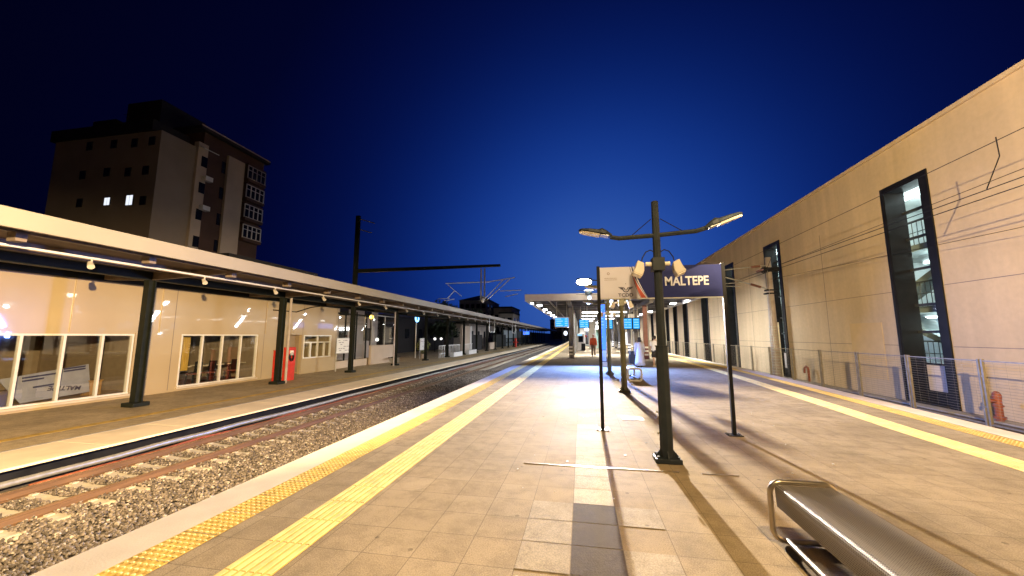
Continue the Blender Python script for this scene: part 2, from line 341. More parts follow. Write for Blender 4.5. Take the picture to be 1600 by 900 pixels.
# ================================================================== SETTING
def redge(y):                                    # right edge of the island platform (it widens away from the end)
    return float(np.interp(y, [-12, 7.8, 10, 15.3, 21.5, 30, 140], [6.15, 7.06, 7.24, 7.6, 7.95, 8.05, 8.05]))
LE = -3.68                                       # left edge of the island platform
FAR = 130
ground = MB().add([(-900, -500, -1.75), (900, -500, -1.75), (900, 1600, -1.75), (-900, 1600, -1.75)], [(0, 1, 2, 3)]).obj('ground', M['ground']); ground['kind'] = 'structure'

# --- island platform
ip = struct('island_platform')
ys = [-12, 0, 4, 7.8, 10, 12.5, 15.3, 18, 21.5, 26, 30, 60, FAR]
def strip(a, b, z, y0=-12, y1=FAR):
    m = MB(); yy = [y0]+[y for y in ys if y0 < y < y1]+[y1]
    for p, q in zip(yy[:-1], yy[1:]): m.poly((a(p), p, z), (b(p), p, z), (b(q), q, z), (a(q), q, z))
    return m
k = lambda c: (lambda y: c)
rr = lambda d: (lambda y: redge(y)-d)
body = MB()
for p, q in zip(ys[:-1], ys[1:]):
    body.add([(LE+.12, p, -1.7), (redge(p)-.12, p, -1.7), (redge(q)-.12, q, -1.7), (LE+.12, q, -1.7), (LE+.12, p, -.004), (redge(p)-.12, p, -.004), (redge(q)-.12, q, -.004), (LE+.12, q, -.004)],
             [(0, 1, 5, 4), (1, 2, 6, 5), (3, 0, 4, 7), (3, 2, 6, 7)])
body.obj('platform_wall', M['concrete'], ip)
strip(k(LE+.42), rr(.42), 0).obj('paving', M['tile'], ip)
for a, b, nm in ((k(LE), k(LE+.42), 'edge_slab'), (rr(.42), rr(0), 'edge_slab')):
    m = MB()
    for p, q in zip(ys[:-1], ys[1:]):
        m.add([(a(p), p, -.12), (b(p), p, -.12), (b(q), q, -.12), (a(q), q, -.12), (a(p), p, .004), (b(p), p, .004), (b(q), q, .004), (a(q), q, .004)],
              [(4, 5, 6, 7), (0, 1, 5, 4), (1, 2, 6, 5), (2, 3, 7, 6), (3, 0, 4, 7), (0, 3, 2, 1)])
    m.obj(nm, M['edge'], ip)
def warning(a, w, y0, y1):
    o = strip(lambda y: a(y), lambda y: a(y)+w, .007).obj('warning_strip', M['yellow'], ip)
    m = MB(); n = 6; st = w/n; y = y0
    while y < y1:
        for i in range(n):
            x = a(y)+st*(i+.5); m.tube((x, y, .006), (x, y, .0125), .018, 7, .011)
        y += st
    m.obj('warning_domes', M['rib'], ip, smooth=False)
    j = MB(); y = y0
    while y < 60:
        j.box(a(y), a(y)+w, y-.002, y+.002, .0072, .0082); y += .372
    j.obj('tile_joint', M['concrete'], ip)
def guide(a, w, y0, y1):
    strip(lambda y: a(y), lambda y: a(y)+w, .007).obj('guide_strip', M['yellow'], ip)
    m = MB(); y = y0
    while y < y1:
        for i in range(6):
            x0 = a(y)+w*(i+.22)/6; x1 = a(y+.36)+w*(i+.22)/6; ww = w/6*.52
            m.add([(x0, y, .013), (x0+ww, y, .013), (x1+ww, y+.362, .013), (x1, y+.362, .013), (x0-.003, y, .006), (x0+ww+.003, y, .006), (x1+ww+.003, y+.362, .006), (x1-.003, y+.362, .006)],
                  [(0, 1, 2, 3), (4, 5, 1, 0), (5, 6, 2, 1), (6, 7, 3, 2), (7, 4, 0, 3)])
        y += .372
    m.obj('guide_bars', M['rib'], ip)
warning(k(-3.25), .335, 1.3, 22); guide(k(-2.46), .385, 1.3, 40)
warning(rr(.82), .34, 4.5, 16); guide(rr(1.85), .42, 4.0, 40)
# lighter and darker granite inlay tiles, a metal joint strip and a drain line
oy = 3.9; P = .372
m = MB()
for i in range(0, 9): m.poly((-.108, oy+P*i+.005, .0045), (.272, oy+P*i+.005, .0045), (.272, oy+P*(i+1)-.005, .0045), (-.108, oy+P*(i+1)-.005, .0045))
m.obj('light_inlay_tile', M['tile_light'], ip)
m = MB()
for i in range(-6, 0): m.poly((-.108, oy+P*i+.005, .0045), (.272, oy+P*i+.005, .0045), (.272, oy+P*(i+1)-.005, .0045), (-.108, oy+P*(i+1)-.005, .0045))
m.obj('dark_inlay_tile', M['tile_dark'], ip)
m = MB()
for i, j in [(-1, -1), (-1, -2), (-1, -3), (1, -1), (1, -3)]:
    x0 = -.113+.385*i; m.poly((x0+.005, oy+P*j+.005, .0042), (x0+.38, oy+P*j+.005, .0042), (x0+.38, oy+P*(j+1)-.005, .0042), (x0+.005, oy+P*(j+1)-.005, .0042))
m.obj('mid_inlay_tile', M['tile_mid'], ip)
MB().box(-.75, 1.1, 4.955, 4.967, .001, .008).obj('expansion_joint', M['joint'], ip)
MB().box(1.35, 1.75, 4.955, 4.964, .001, .007).obj('expansion_joint', M['joint'], ip)

# --- left side platform (lower than the island)
LZ, LX = -1.15, -11.85
lp = struct('side_platform')
MB().box(-60, LX-.35, -8, FAR+20, -1.7, LZ-.012).obj('platform_wall', M['black'], lp)  # black colour stands in for the shade under the slab overhang
MB().add([(-60, -8, LZ), (LX-1.7, -8, LZ), (LX-1.7, FAR+20, LZ), (-60, FAR+20, LZ)], [(0, 1, 2, 3)]).obj('paving', M['lfloor'], lp)
m = MB(); y = -8
while y < FAR+20: m.box(LX-1.75, LX, y+.003, y+1.997, LZ-.05, LZ+.006); y += 2
m.obj('edge_slab', M['slab_left'], lp, bevel=.006, seg=1)
MB().box(-15.28, -14.95, -8, FAR, LZ-.01, LZ+.004).obj('warning_line', M['faded_yellow'], lp)
MB().box(-13.72, -13.62, -8, FAR, LZ-.01, LZ+.008).obj('drain_line', M['concrete'], lp)

# --- track bed and ballast
tb = MB().box(LX-.3, LE+.2, -8, FAR+120, -1.75, -1.60).obj('track_bed', M['soil']); tb['kind'] = 'structure'
rb = MB().box(redge(0)-.1, 10.2, -8, FAR+120, -1.75, -1.50).obj('right_track_bed', M['soil']); rb['kind'] = 'structure'
sh = MB().box(10.2, 12.05, -8, FAR+20, -1.75, -.80).obj('trackside_ground', M['soil']); sh['kind'] = 'structure'
TC = -10.2                                       # centre of the left track
def ballast(n, x0, x1, y0, y1, zf, s0, s1, name, seed, keep=None):
    rng = np.random.default_rng(seed)
    import bmesh
    bm = bmesh.new(); bmesh.ops.create_icosphere(bm, subdivisions=1, radius=1); bv = np.array([v.co[:] for v in bm.verts]); bf = np.array([[v.index for v in f.verts] for f in bm.faces]); bm.free()
    X = rng.uniform(x0, x1, n); Yv = y0+(y1-y0)*rng.uniform(0, 1, n)**1.35
    if keep is not None:
        q = keep(X, Yv); X, Yv = X[q], Yv[q]; n = len(X)
    Z = zf(X, Yv)+rng.uniform(-.02, .018, n); s = rng.uniform(s0, s1, n)*(1+.02*np.maximum(Yv-8, 0))
    V = np.empty((n, len(bv), 3))
    ax = rng.normal(size=(n, 3)); ax /= np.linalg.norm(ax, axis=1)[:, None]; an = rng.uniform(0, 6.28, n)
    jit = rng.uniform(.62, 1.15, (n, len(bv), 1)); sc = np.stack([rng.uniform(.8, 1.35, n), rng.uniform(.6, 1.0, n), rng.uniform(.5, .8, n)], 1)
    P0 = bv[None]*jit*sc[:, None, :]*s[:, None, None]
    c = np.cos(an)[:, None, None]; sn = np.sin(an)[:, None, None]; A = ax[:, None, :]
    V = P0*c+np.cross(np.broadcast_to(A, P0.shape), P0)*sn+A*(P0*A).sum(-1, keepdims=True)*(1-c)
    V += np.stack([X, Yv, Z], 1)[:, None, :]
    F = (bf[None]+(np.arange(n)*len(bv))[:, None, None]).reshape(-1)
    me = bpy.data.meshes.new(name); nv = n*len(bv); nf = n*len(bf)
    me.vertices.add(nv); me.vertices.foreach_set('co', V.reshape(-1)); me.loops.add(nf*3); me.loops.foreach_set('vertex_index', F.astype(np.int32))
    me.polygons.add(nf); me.polygons.foreach_set('loop_start', np.arange(0, nf*3, 3, dtype=np.int32)); me.polygons.foreach_set('loop_total', np.full(nf, 3, dtype=np.int32))
    me.update(); me.validate(); me.materials.append(M['stone'])
    o = bpy.data.objects.new(name, me); COL.objects.link(o); o['kind'] = 'stuff'; o['label'] = 'grey brown crushed stone ballast around the rails and sleepers'; o['category'] = 'ballast'; return o
def bz(X, Y):                                    # ballast a bit lower between the rails, shoulder near the side platform
    z = np.full_like(X, -1.535)
    z = np.where((X < TC+.7) & (X > TC-.7), -1.565, z); z = np.where(X < -11.4, -1.58, z)
    return z+.012*np.sin(X*5)*np.sin(Y*1.7)
def keepf(X, Y):
    ph = (Y-4.91+.13) % .612
    on = (ph < .22) & (X > -11.52) & (X < -8.82)
    return ~on
ballast(66000, -11.6, -6.2, 2.2, 34, bz, .023, .043, 'ballast', 3, keepf)

# --- railway track (thing: rails, sleepers)
tr = thing('railway_track', (TC, 4, -1.6), 'rusty railway track on concrete sleepers beside the island platform', 'track')
for x in (TC-.75, TC+.75):
    pr = [(-.075, -1.55), (.075, -1.55), (.075, -1.535), (.02, -1.52), (.014, -1.435), (.036, -1.425), (.036, -1.388), (-.036, -1.388), (-.036, -1.425), (-.014, -1.435), (-.02, -1.52), (-.075, -1.535)]
    r_ = MB().prism([(x+a, -8, b) for a, b in pr], (0, FAR+100, 0)).obj('rail', M['rail'], tr)
    MB().box(x-.026, x+.026, -8, FAR+92, -1.389, -1.3865).obj('running_surface', M['railtop'], r_)
def sleeper_mb(y):
    m = MB(); h0, h1 = -1.70, -1.545
    prof = [(-1.35, h1-.03), (-1.25, h1), (-.55, h1-.005), (-.3, h1-.035), (.3, h1-.035), (.55, h1-.005), (1.25, h1), (1.35, h1-.03)]
    top = [(TC+a, z) for a, z in prof]
    m.loft([[(a, y-.15, h0), (a, y-.105, z), (a, y+.105, z), (a, y+.15, h0)] for a, z in top])
    for s in (-1, 1):
        for d in (-.13, .13):
            x = TC+.75*s+d; m.box(x-.045, x+.045, y-.05, y+.05, h1-.002, h1+.022)
    return m
NS = 100
s0 = sleeper_mb(4.91-.612*4).obj('sleeper', M['sleeper'], tr)
for i in range(1, NS):
    c = s0.copy(); COL.objects.link(c); c.parent = tr; c.location = (0, .612*i, 0)
m = MB()
for i in range(NS, 210):
    y = 4.91+.612*(i-4); m.box(TC-1.35, TC+1.35, y-.12, y+.12, -1.7, -1.55)
o = m.obj('sleepers', M['sleeper'], tr); o['kind'] = 'stuff'

# --- pipes lying along the side platform
def wob(x, z, y0, y1, st=1.2, a=.02):
    return [(x+random.uniform(-a, a), y0+i*st, z+random.uniform(-a, a)) for i in range(int((y1-y0)/st))]
tag(MB().path(wob(-11.66, -1.42, 2, 90), .07, 8).obj('cable_duct', M['galv'], smooth=True), 'grey cable duct lying under the edge of the side platform', 'pipe')
tag(MB().path(wob(-11.43, -1.50, 6.4, 60, a=.03), .045, 8).obj('conduit', M['rust'], smooth=True), 'thin reddish conduit lying on the ballast beside the grey duct', 'pipe')

# ================================================================== LEFT SIDE: station building and canopy
WX = -20.1
def wy(y): return y*1.489                        # measurements taken on a plane at 13.5 m, scaled to the wall
def wz(z): return 1.6+(z-1.6)*1.489
WT = wz(3.45)
sb = thing('station_building', (WX-2, 16, LZ), 'low cream station building with glossy panels and large windows under the canopy', 'building')
Y0, Y1 = 2.0, wy(19.2)
W1 = (6.2, wy(9.46)); W2 = (wy(10.78), wy(14.0)); ND = (wy(15.5), wy(16.5)); SW = (wy(16.63), wy(18.72))
zt, zb = wz(1.66), wz(-.12); szb = wz(.49)
m = MB(); D = .22
def wb(y0, y1, z0, z1): m.box(WX-D, WX, y0, y1, z0, z1)
wb(Y0, W1[0], LZ, WT); wb(W1[0], W1[1], LZ, zb); wb(W1[0], W1[1], zt, WT); wb(W1[1], W2[0], LZ, WT)
wb(W2[0], W2[1], LZ, zb); wb(W2[0], W2[1], zt, WT); wb(W2[1], ND[0], LZ, WT); wb(ND[0], ND[1], zt, WT)
wb(ND[1], SW[0], LZ, WT); wb(SW[0], SW[1], LZ, szb); wb(SW[0], SW[1], zt-.02, WT); wb(SW[1], Y1, LZ, WT)
m.box(WX-6, WX-D, Y1-.2, Y1, LZ, WT)
wall = m.obj('wall', M['cream'], sb)
m = MB()                                        # panel joints and pilaster bands, slightly proud
for y in (W1[1]+.35, W2[0]-.4, W2[1]+.35, ND[0]-.25, ND[1]+.06, Y1-.12): m.box(WX, WX+.004, y-.012, y+.012, zb-.1, WT-.12)
m.obj('panel_joint', M['purlin'], wall)
m = MB(); 
for y in (wy(8.0), wy(10.2), wy(14.4)): MB().box(WX, WX+.05, y-.22, y+.22, zt+.06, WT-.1).obj('pilaster', M['cream'], wall)
MB().box(WX-.01, WX+.06, Y0, Y1+.02, WT-.30, WT+.02).obj('eaves_band', M['purlin'], sb)
m = MB(); m.box(WX-7.5, WX-D, Y0, Y1-.2, LZ+.10, LZ+.14); m.obj('floor', M['wood'], sb)
m = MB(); m.box(WX-7.6, WX-7.4, Y0, Y1-.2, LZ, WT); m.box(WX-7.4, WX-D, Y0-.2, Y0, LZ, WT); m.box(WX-7.4, WX-D, W1[1]+.9, W1[1]+1.05, LZ, WT); m.box(WX-5, WX-D, W2[1]+.5, W2[1]+.65, LZ, WT)
m.obj('inner_wall', M['beigewall'], sb)
MB().box(WX-7.6, WX+.0, Y0, Y1, WT+.021, WT+.2).obj('roof', M['slate'], sb)
def window(y0, y1, z0, z1, mull, fm, trans=None, fr=.075, name='window'):
    w = MB(); x0, x1 = WX-.12, WX+.02
    w.box(x0, x1, y0, y1, z1-fr, z1); w.box(x0, x1+.03, y0, y1, z0, z0+fr)
    w.box(x0, x1, y0, y0+fr, z0+fr, z1-fr); w.box(x0, x1, y1-fr, y1, z0+fr, z1-fr)
    for y in mull: w.box(x0, x1-.01, y-fr*.55, y+fr*.55, z0+fr, z1-fr)
    if trans: w.box(x0+.01, x1-.02, y0+fr, y1-fr, trans-.05, trans+.05)
    o = w.obj(name, fm, sb)
    MB().poly((x0+.05, y0, z0), (x0+.05, y1, z0), (x0+.05, y1, z1), (x0+.05, y0, z1)).obj('pane', M['glass'], o); return o
window(W1[0], W1[1]-.12, zb, zt, [wy(y) for y in (7.0, 7.8, 8.62)], M['alu'])
window(W2[0], W2[1]-.12, zb, zt, [wy(y) for y in (11.55, 12.33, 13.13)], M['alu'])
window(SW[0], SW[1], szb, zt-.02, [], M['whitep'], trans=wz(1.28), fr=.09, name='service_window')
m = MB()
for y in (17.15, 17.68, 18.2): m.box(WX-.09, WX+.015, wy(y)-.06, wy(y)+.06, szb+.09, wz(1.28)-.05)
m.box(WX-.09, WX+.012, wy(17.66)-.05, wy(17.66)+.05, wz(1.28)+.05, zt-.11)
m.obj('sash', M['whitep'], sb.children[-1])
for (a, b) in (W1, W2):                          # window surround on the far jamb and low sill
    MB().box(WX, WX+.05, b-.10, b, zb, zt+.06).obj('jamb', M['cream'], sb)
    MB().box(WX, WX+.10, a-.05, b, zb-.09, zb-.01).obj('sill', M['edge'], sb)
m = MB(); m.box(WX-.55, WX-.5, ND[0], ND[1], LZ, zt); m.obj('door', M['beigewall'], sb)
MB().tube((WX-.48, ND[1]-.15, LZ+1.25), (WX-.40, ND[1]-.15, LZ+1.25), .03).obj('handle', M['galv'], sb.children[-1])
MB().box(WX-.5, WX-D, ND[0]-.05, ND[0], LZ, zt).box(WX-.5, WX-D, ND[1], ND[1]+.05, LZ, zt).box(WX-.5, WX-D, ND[0]-.05, ND[1]+.05, zt, zt+.05).obj('door_frame', M['beigewall'], sb)
MB().path([(WX+.03, wy(14.6), wz(2.75)), (WX+.03, wy(16.0), wz(2.75)), (WX+.03, wy(17.0), wz(3.05)), (WX+.03, wy(17.6), wz(3.15))], .035, 6).obj('cable', M['black'], sb)
# furnishing seen through the glass
bd = thing('old_name_board', (WX-1.3, wy(8.1), LZ+.14), 'old white station name board lying upside down behind the large window', 'sign board')
m = MB(); bx = WX-1.3; ya, yb = wy(7.45), wy(9.05); z0 = LZ+.16
m.prism([(bx, ya+.25, z0), (bx, yb, z0+.16), (bx-.25, yb-.05, z0+1.35), (bx-.25, ya-.3, z0+.95)], (-.04, 0, 0)); m.obj('face', M['boardgrey'], bd)
text('MALTEPE', .26, (bx+.02, yb-.35, z0+.45), M['ink'], bd, rot=(R(90-12), R(186), R(90)), bold=.006)
m = MB()
for i, (a, b, z) in enumerate([(.3, 1.3, .92), (.3, .9, .80), (1.5, 2.2, 1.05), (1.5, 2.2, .95), (.6, 1.2, .5)]): m.obox((bx-.02-z*.17, ya+(a+b)/2, z0+z+(a+b)*.05), (.012, 0, 0), (0, (b-a)/2, (b-a)*.05), (0, 0, .03))
m.obj('print', M['ink'], bd)
m = MB(); m.box(bx-.5, bx, wy(9.02), wy(9.3), LZ+.14, LZ+.75); m.box(bx-.52, bx+.02, wy(9.0), wy(9.32), LZ+.75, LZ+.80)
tag(m.obj('crate', M['wood'], bevel=.01), 'small brown wooden crate on the floor beside the old name board', 'crate')
ct = MB()
for y in (11.05, 11.35):
    pts = [(WX-.9+.06*math.sin(i*1.9), wy(y)+i*.045, LZ+.9) for i in range(9)]
    ct.prism(pts+[(p[0]-.02, p[1], p[2]) for p in reversed(pts)], (0, 0, 1.8))
tag(ct.obj('curtain', M['curtain']), 'yellow curtain hanging at the near side of the second large window', 'curtain')
tag(MB().box(WX-3.4, WX-.3, W2[0]+.2, W2[1]+.3, LZ+.141, LZ+.17).obj('carpet', M['carpet']), 'dark red patterned carpet on the floor behind the second large window', 'carpet')
def table(y, lab):
    t = thing('dining_table', (WX-1.5, y, LZ+.17), lab, 'table', 'tables behind the second large window')
    MB().box(WX-1.9, WX-1.0, y-.75, y+.75, LZ+1.05, LZ+1.12).obj('tabletop', M['edge'], t, bevel=.01)
    MB().tube((WX-1.45, y, LZ+.17), (WX-1.45, y, LZ+1.05), .06, 8).obj('leg', M['black'], t)
    MB().box(WX-1.8, WX-1.1, y-.3, y+.3, LZ+.17, LZ+.21).obj('foot', M['black'], t)
for i, y in enumerate((11.3, 12.75, 13.6)): table(wy(y), 'dark table with pale top behind the second large window, %s from the near end' % ORD[i])
def chair(y, lab):
    t = thing('dining_chair', (WX-.75, y, LZ+.17), lab, 'chair', 'chairs behind the second large window')
    for dx in (-.22, .22):
        for dy in (-.22, .22): MB().tube((WX-.75+dx, y+dy, LZ+.17), (WX-.75+dx*.9, y+dy*.9, LZ+.68), .025, 6).obj('leg', M['black'], t)
    MB().box(WX-1.0, WX-.5, y-.25, y+.25, LZ+.68, LZ+.74).obj('seat', M['carpet'], t, bevel=.02)
    MB().obox((WX-.75, y+.24, LZ+1.05), (.24, 0, 0), (0, .025, .004), (0, .02, .30)).obj('backrest', M['black'], t, bevel=.015)
for i, y in enumerate((11.75, 12.3, 13.25)): chair(wy(y), 'black dining chair with red seat behind the second large window, %s from the near end' % ORD[i])

# --- the canopy of the side platform
CY0, CY1 = -6, 195
FX = -12.2
cp = thing('side_platform_canopy', (-16, 40, LZ), 'long flat canopy with pale fascia and dark green columns along the side platform', 'canopy')
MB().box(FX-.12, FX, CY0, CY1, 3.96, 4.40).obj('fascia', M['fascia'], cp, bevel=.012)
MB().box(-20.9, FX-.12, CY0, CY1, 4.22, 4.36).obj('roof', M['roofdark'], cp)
m = MB(); 
for x, z in ((-12.75, 4.10), (-13.6, 4.12), (-15.4, 4.10), (-16.4, 4.10)): m.box(x-.06, x+.06, CY0, CY1, z, 4.219)
m.obj('purlin', M['purlin'], cp)
MB().path([(-14.3, y, 3.90) for y in (CY0, 20, 60, CY1)], .036, 8).obj('conduit', M['fascia_island'], cp)
MB().path([(-15.0, y, 3.98) for y in (CY0, 20, 60, CY1)], .035, 6).obj('conduit', M['purlin'], cp)
m = MB(); m.box(-17.5, -17.2, CY0, CY1, 3.86, 4.18); m.obj('beam', M['green'], cp)
m = MB(); m.box(-19.9, -19.75, CY0, CY1, 3.9, 4.2); m.obj('rear_beam', M['green'], cp)
CS = 7.08; CYS = [12.4+CS*i for i in range(25)]
def col_l(y):
    c = MB(); x = -17.36; h = .135
    c.box(x-h, x+h, y-h, y-h+.04, LZ+.16, 3.86); c.box(x-h, x+h, y+h-.04, y+h, LZ+.16, 3.86); c.box(x-.04, x+.04, y-h+.04, y+h-.04, LZ+.16, 3.86)
    o = c.obj('column', M['green'], cp)
    MB().box(x-.30, x+.30, y-.30, y+.30, LZ, LZ+.16).obj('base_plate', M['green'], o, bevel=.02)
    b = MB().prism([(FX-.14, y-.06, 4.2), (-19.7, y-.06, 4.2), (-19.7, y-.06, 3.95), (-17.36, y-.06, 3.86), (FX-.14, y-.06, 4.10)], (0, .12, 0))
    b.obj('cantilever_beam', M['purlin'], o)
    return o
c0 = col_l(CYS[0])
for i in range(1, len(CYS)):
    c = c0.copy(); COL.objects.link(c); c.parent = cp; c.location = c0.location+Vector((0, CS*i, 0))
    for ch in c0.children: d = ch.copy(); COL.objects.link(d); d.parent = c
for y in (CYS[1]+.5, CYS[3]-.55):
    MB().tube((-17.25, y, LZ), (-17.25, y, 3.9), .07, 8).obj('downpipe', M['pinkgrey'], cp)
sl = MB(); 
def spot_l(y):
    b = MB().tube((-14.3, y, 3.88), (-14.3, y, 3.76), .025, 6).tube((-14.32, y-.02, 3.76), (-14.16, y-.08, 3.62), .06, 10, .085).obj('spotlight', M['beige'], cp, smooth=False)
    return b
q = spot_l(8.6)
for i in range(1, 22):
    c = q.copy(); COL.objects.link(c); c.parent = cp; c.location = q.location+Vector((0, 3.45*i, 0))
# junction boxes under the roof
q = MB().box(-13.75, -13.45, 6.6, 6.8, 3.9, 4.12).obj('junction_box', M['purlin'], cp)
for i in range(1, 18):
    c = q.copy(); COL.objects.link(c); c.parent = cp; c.location = q.location+Vector((0, 2.9*i, 0))

# --- red hose cabinet, boards and fittings along the side platform
DY = .85; fc = thing('hose_cabinet', (-18.2, 21.2, LZ), 'red fire hose cabinet behind the second green column from the camera', 'cabinet')
MB().box(-18.25, -17.95, 20.80, 21.50, LZ, LZ+2.05).obj('body', M['red'], fc, bevel=.03)
MB().box(-18.0, -17.925, 20.82, 21.48, LZ+.9, LZ+1.95).obj('door', M['red'], fc, bevel=.012)
m = MB()
for k2 in range(3): m.path([(-17.88, 21.08+.20*(1-k2*.25)*math.cos(a), LZ+1.45+.26*(1-k2*.25)*math.sin(a)) for a in np.linspace(0, 2*math.pi, 17)[:-1]], .025, 6, closed=True)
m.obj('hose_reel', M['black'], fc)
MB().box(-17.925, -17.86, 20.95, 21.2, LZ+1.55, LZ+1.85).obj('notice', M['whitep'], fc)
tag(MB().box(-18.05, -17.85, 19.80, 19.98, LZ, LZ+1.85).box(-18.07, -17.83, 19.78, 20.0, LZ+1.85, LZ+1.9).obj('equipment_cupboard', M['red'], bevel=.02), 'narrow red equipment cupboard on the near side of the green column', 'cupboard')
def board(name, x, y0, y1, z0, z1, lab, legs=True):
    t = thing(name, (x, (y0+y1)/2, LZ), lab, 'notice board')
    f_ = MB().box(x-.05, x, y0, y1, z0, z1).obj('frame', M['galv'], t)
    MB().box(x, x+.012, y0+.05, y1-.05, z0+.05, z1-.05).obj('sheet', M['whitep'], t)
    m = MB(); rnd = random.Random(3)
    for r_ in range(6):
        z = z1-.2-(z1-z0-.3)*r_/6; y = y0+.15+rnd.random()*.2
        while y < y1-.3:
            w = rnd.uniform(.1, .35)
            if rnd.random() < .6: m.box(x+.012, x+.016, y, min(y+w, y1-.1), z-.035, z+.02)
            y += w+.08
    m.obj('print', M['faintink'], t)
    if legs:
        for y in (y0+.1, y1-.1): MB().tube((x-.03, y, LZ), (x-.03, y, z0+.02), .035, 6).obj('leg', M['galv'], t)
    return t
board('timetable_board', -18.9, 26.9, 28.75, .2, 1.45, 'large white timetable board by the third green column of the side platform')
board('notice_stand', -18.9, 42.6, 44.3, -.1, 1.35, 'small white notice board on legs beyond the low white wall')
# glazed windscreen beyond the building
gs = thing('glazed_screen', (-20.5, 31, LZ), 'dark framed glass windscreen with low cream plinth after the station building', 'glass screen')
m = MB().box(-20.7, -20.4, Y1+.02, 33.8, LZ, LZ+.62); m.obj('plinth', M['pale'], gs)
m = MB(); 
for y in np.linspace(Y1+.1, 33.7, 4): m.box(-20.6, -20.5, y-.05, y+.05, LZ+.62, 3.8)
m.box(-20.6, -20.5, Y1, 33.8, 3.5, 3.62); m.obj('frame', M['green'], gs)
MB().poly((-20.55, Y1, LZ+.62), (-20.55, 33.8, LZ+.62), (-20.55, 33.8, 3.5), (-20.55, Y1, 3.5)).obj('pane', M['glass'], gs)
lw = MB().box(-20.3, -20.05, 33.9, 39.2, LZ, .62).box(-20.33, -20.02, 33.88, 39.22, .62, .68)
tag(lw.obj('low_wall', M['pale'], bevel=.01), 'low cream wall standing between the canopy columns behind a small bench', 'wall')
def slat_seat(loc, lab):
    t = thing('small_bench', loc, lab, 'bench', 'small benches on the side platform'); x, y, z = loc
    MB().box(x-.25, x+.25, y-.9, y+.9, z+.52, z+.58).obj('seat', M['black'], t, bevel=.01)
    for d in (-.65, .65): MB().box(x-.2, x+.2, y+d-.03, y+d+.03, z, z+.52).obj('leg', M['galv'], t)
slat_seat((-19.3, 37.2, LZ), 'small dark bench in front of the low cream wall')
gl = thing('glazed_screen', (-20.2, 36.5, .68), 'glass windscreen standing on top of the low cream wall', 'glass screen')
m = MB()
for y in (34.0, 36.5, 39.1): m.box(-20.2, -20.12, y-.04, y+.04, .68, 3.6)
m.box(-20.2, -20.12, 33.96, 39.14, 3.6, 3.68); m.obj('frame', M['galv'], gl)
MB().poly((-20.16, 34, .68), (-20.16, 39.1, .68), (-20.16, 39.1, 3.6), (-20.16, 34, 3.6)).obj('pane', M['glass'], gl)
# lit round platform sign
rs = thing('round_platform_sign', (-20.6, 45.1, LZ), 'glowing blue ring sign on a white pole beyond the low wall', 'sign')
MB().tube((-20.6, 45.1, LZ), (-20.6, 45.1, 3.3), .06, 8).obj('pole', M['whitep'], rs)
MB().path([(-20.5, 45.1+.42*math.cos(a), 3.85+.42*math.sin(a)) for a in np.linspace(0, 2*math.pi, 25)[:-1]], .10, 8, closed=True).obj('ring', emit('lit_pale_blue_ring', (.25, .6, 1), 3.5), rs)
MB().tube((-20.62, 45.1, 3.85), (-20.52, 45.1, 3.85), .36, 24).obj('disc', emit('lit_blue_disc', (.02, .25, .9), 1.2), rs)
# sodium lamp behind the glass
yl = thing('yellow_lamp', (-24, 40.2, LZ), 'glowing orange yellow lamp on a post behind the glass screen', 'lamp')
MB().tube((-24, 40.2, LZ-.5), (-24, 40.2, 3.55), .06, 8).obj('pole', M['black'], yl)
MB().ell((-23.85, 40.1, 3.78), .22, .22, .22).obj('bulb', M['e_yellow'], yl)
lamp('yellow_lamp_light', 'POINT', (-23.4, 39.9, 3.7), 260, (1, .6, .15), .15, parent=yl)
def globe(x, y, z, s, lab):
    t = thing('globe_lamp', (x, y, LZ), lab, 'lamp', 'white globe lamps behind the side platform')
    MB().tube((x, y, LZ-.5), (x, y, z-s), .05, 8).obj('pole', M['black'], t)
    MB().ell((x, y, z), s, s, s).obj('globe', emit('lit_globe', (1, .98, .92), 2.2), t)
globe(-25, 43.5, 1.15, .22, 'white glowing globe lamp on a post behind the glass on the low wall')
globe(-25, 62.5, 1.1, .22, 'white glowing globe lamp behind the white railing, nearer of the pair')
globe(-25, 65.5, 1.1, .22, 'white glowing globe lamp behind the white railing, farther of the pair')
# white railings with planters
def railing(y0, y1, lab):
    t = thing('railing', (-17.6, (y0+y1)/2, LZ), lab, 'railing', 'white railings on the side platform')
    m = MB().tube((-17.6, y0, LZ+1.5), (-17.6, y1, LZ+1.5), .05, 6).tube((-17.6, y0, LZ+.5), (-17.6, y1, LZ+.5), .04, 6)
    m.obj('rail', M['whitep'], t)
    m = MB(); y = y0
    while y <= y1: MB().tube((-17.6, y, LZ), (-17.6, y, LZ+1.5), .045, 6).obj('baluster', M['whitep'], t); y += .62
railing(45.5, 47.7, 'white railing before the first long planter'); railing(48.6, 53.6, 'white railing behind the nearer long planter'); railing(55.6, 60.2, 'white railing behind the farther long planter')
def planter(y0, y1, lab, seed):
    t = thing('planter_box', (-16.9, (y0+y1)/2, LZ), lab, 'planter', 'white planter boxes on the side platform')
    MB().box(-17.2, -16.6, y0, y1, LZ, LZ+.62).obj('box', M['whitep'], t, bevel=.02)
    MB().box(-17.12, -16.68, y0+.08, y1-.08, LZ+.60, LZ+.625).obj('soil', M['soil'], t)
planter(48.3, 52.0, 'long white planter box by the nearer railing', 1); planter(55.2, 59.4, 'long white planter box by the farther railing', 2)
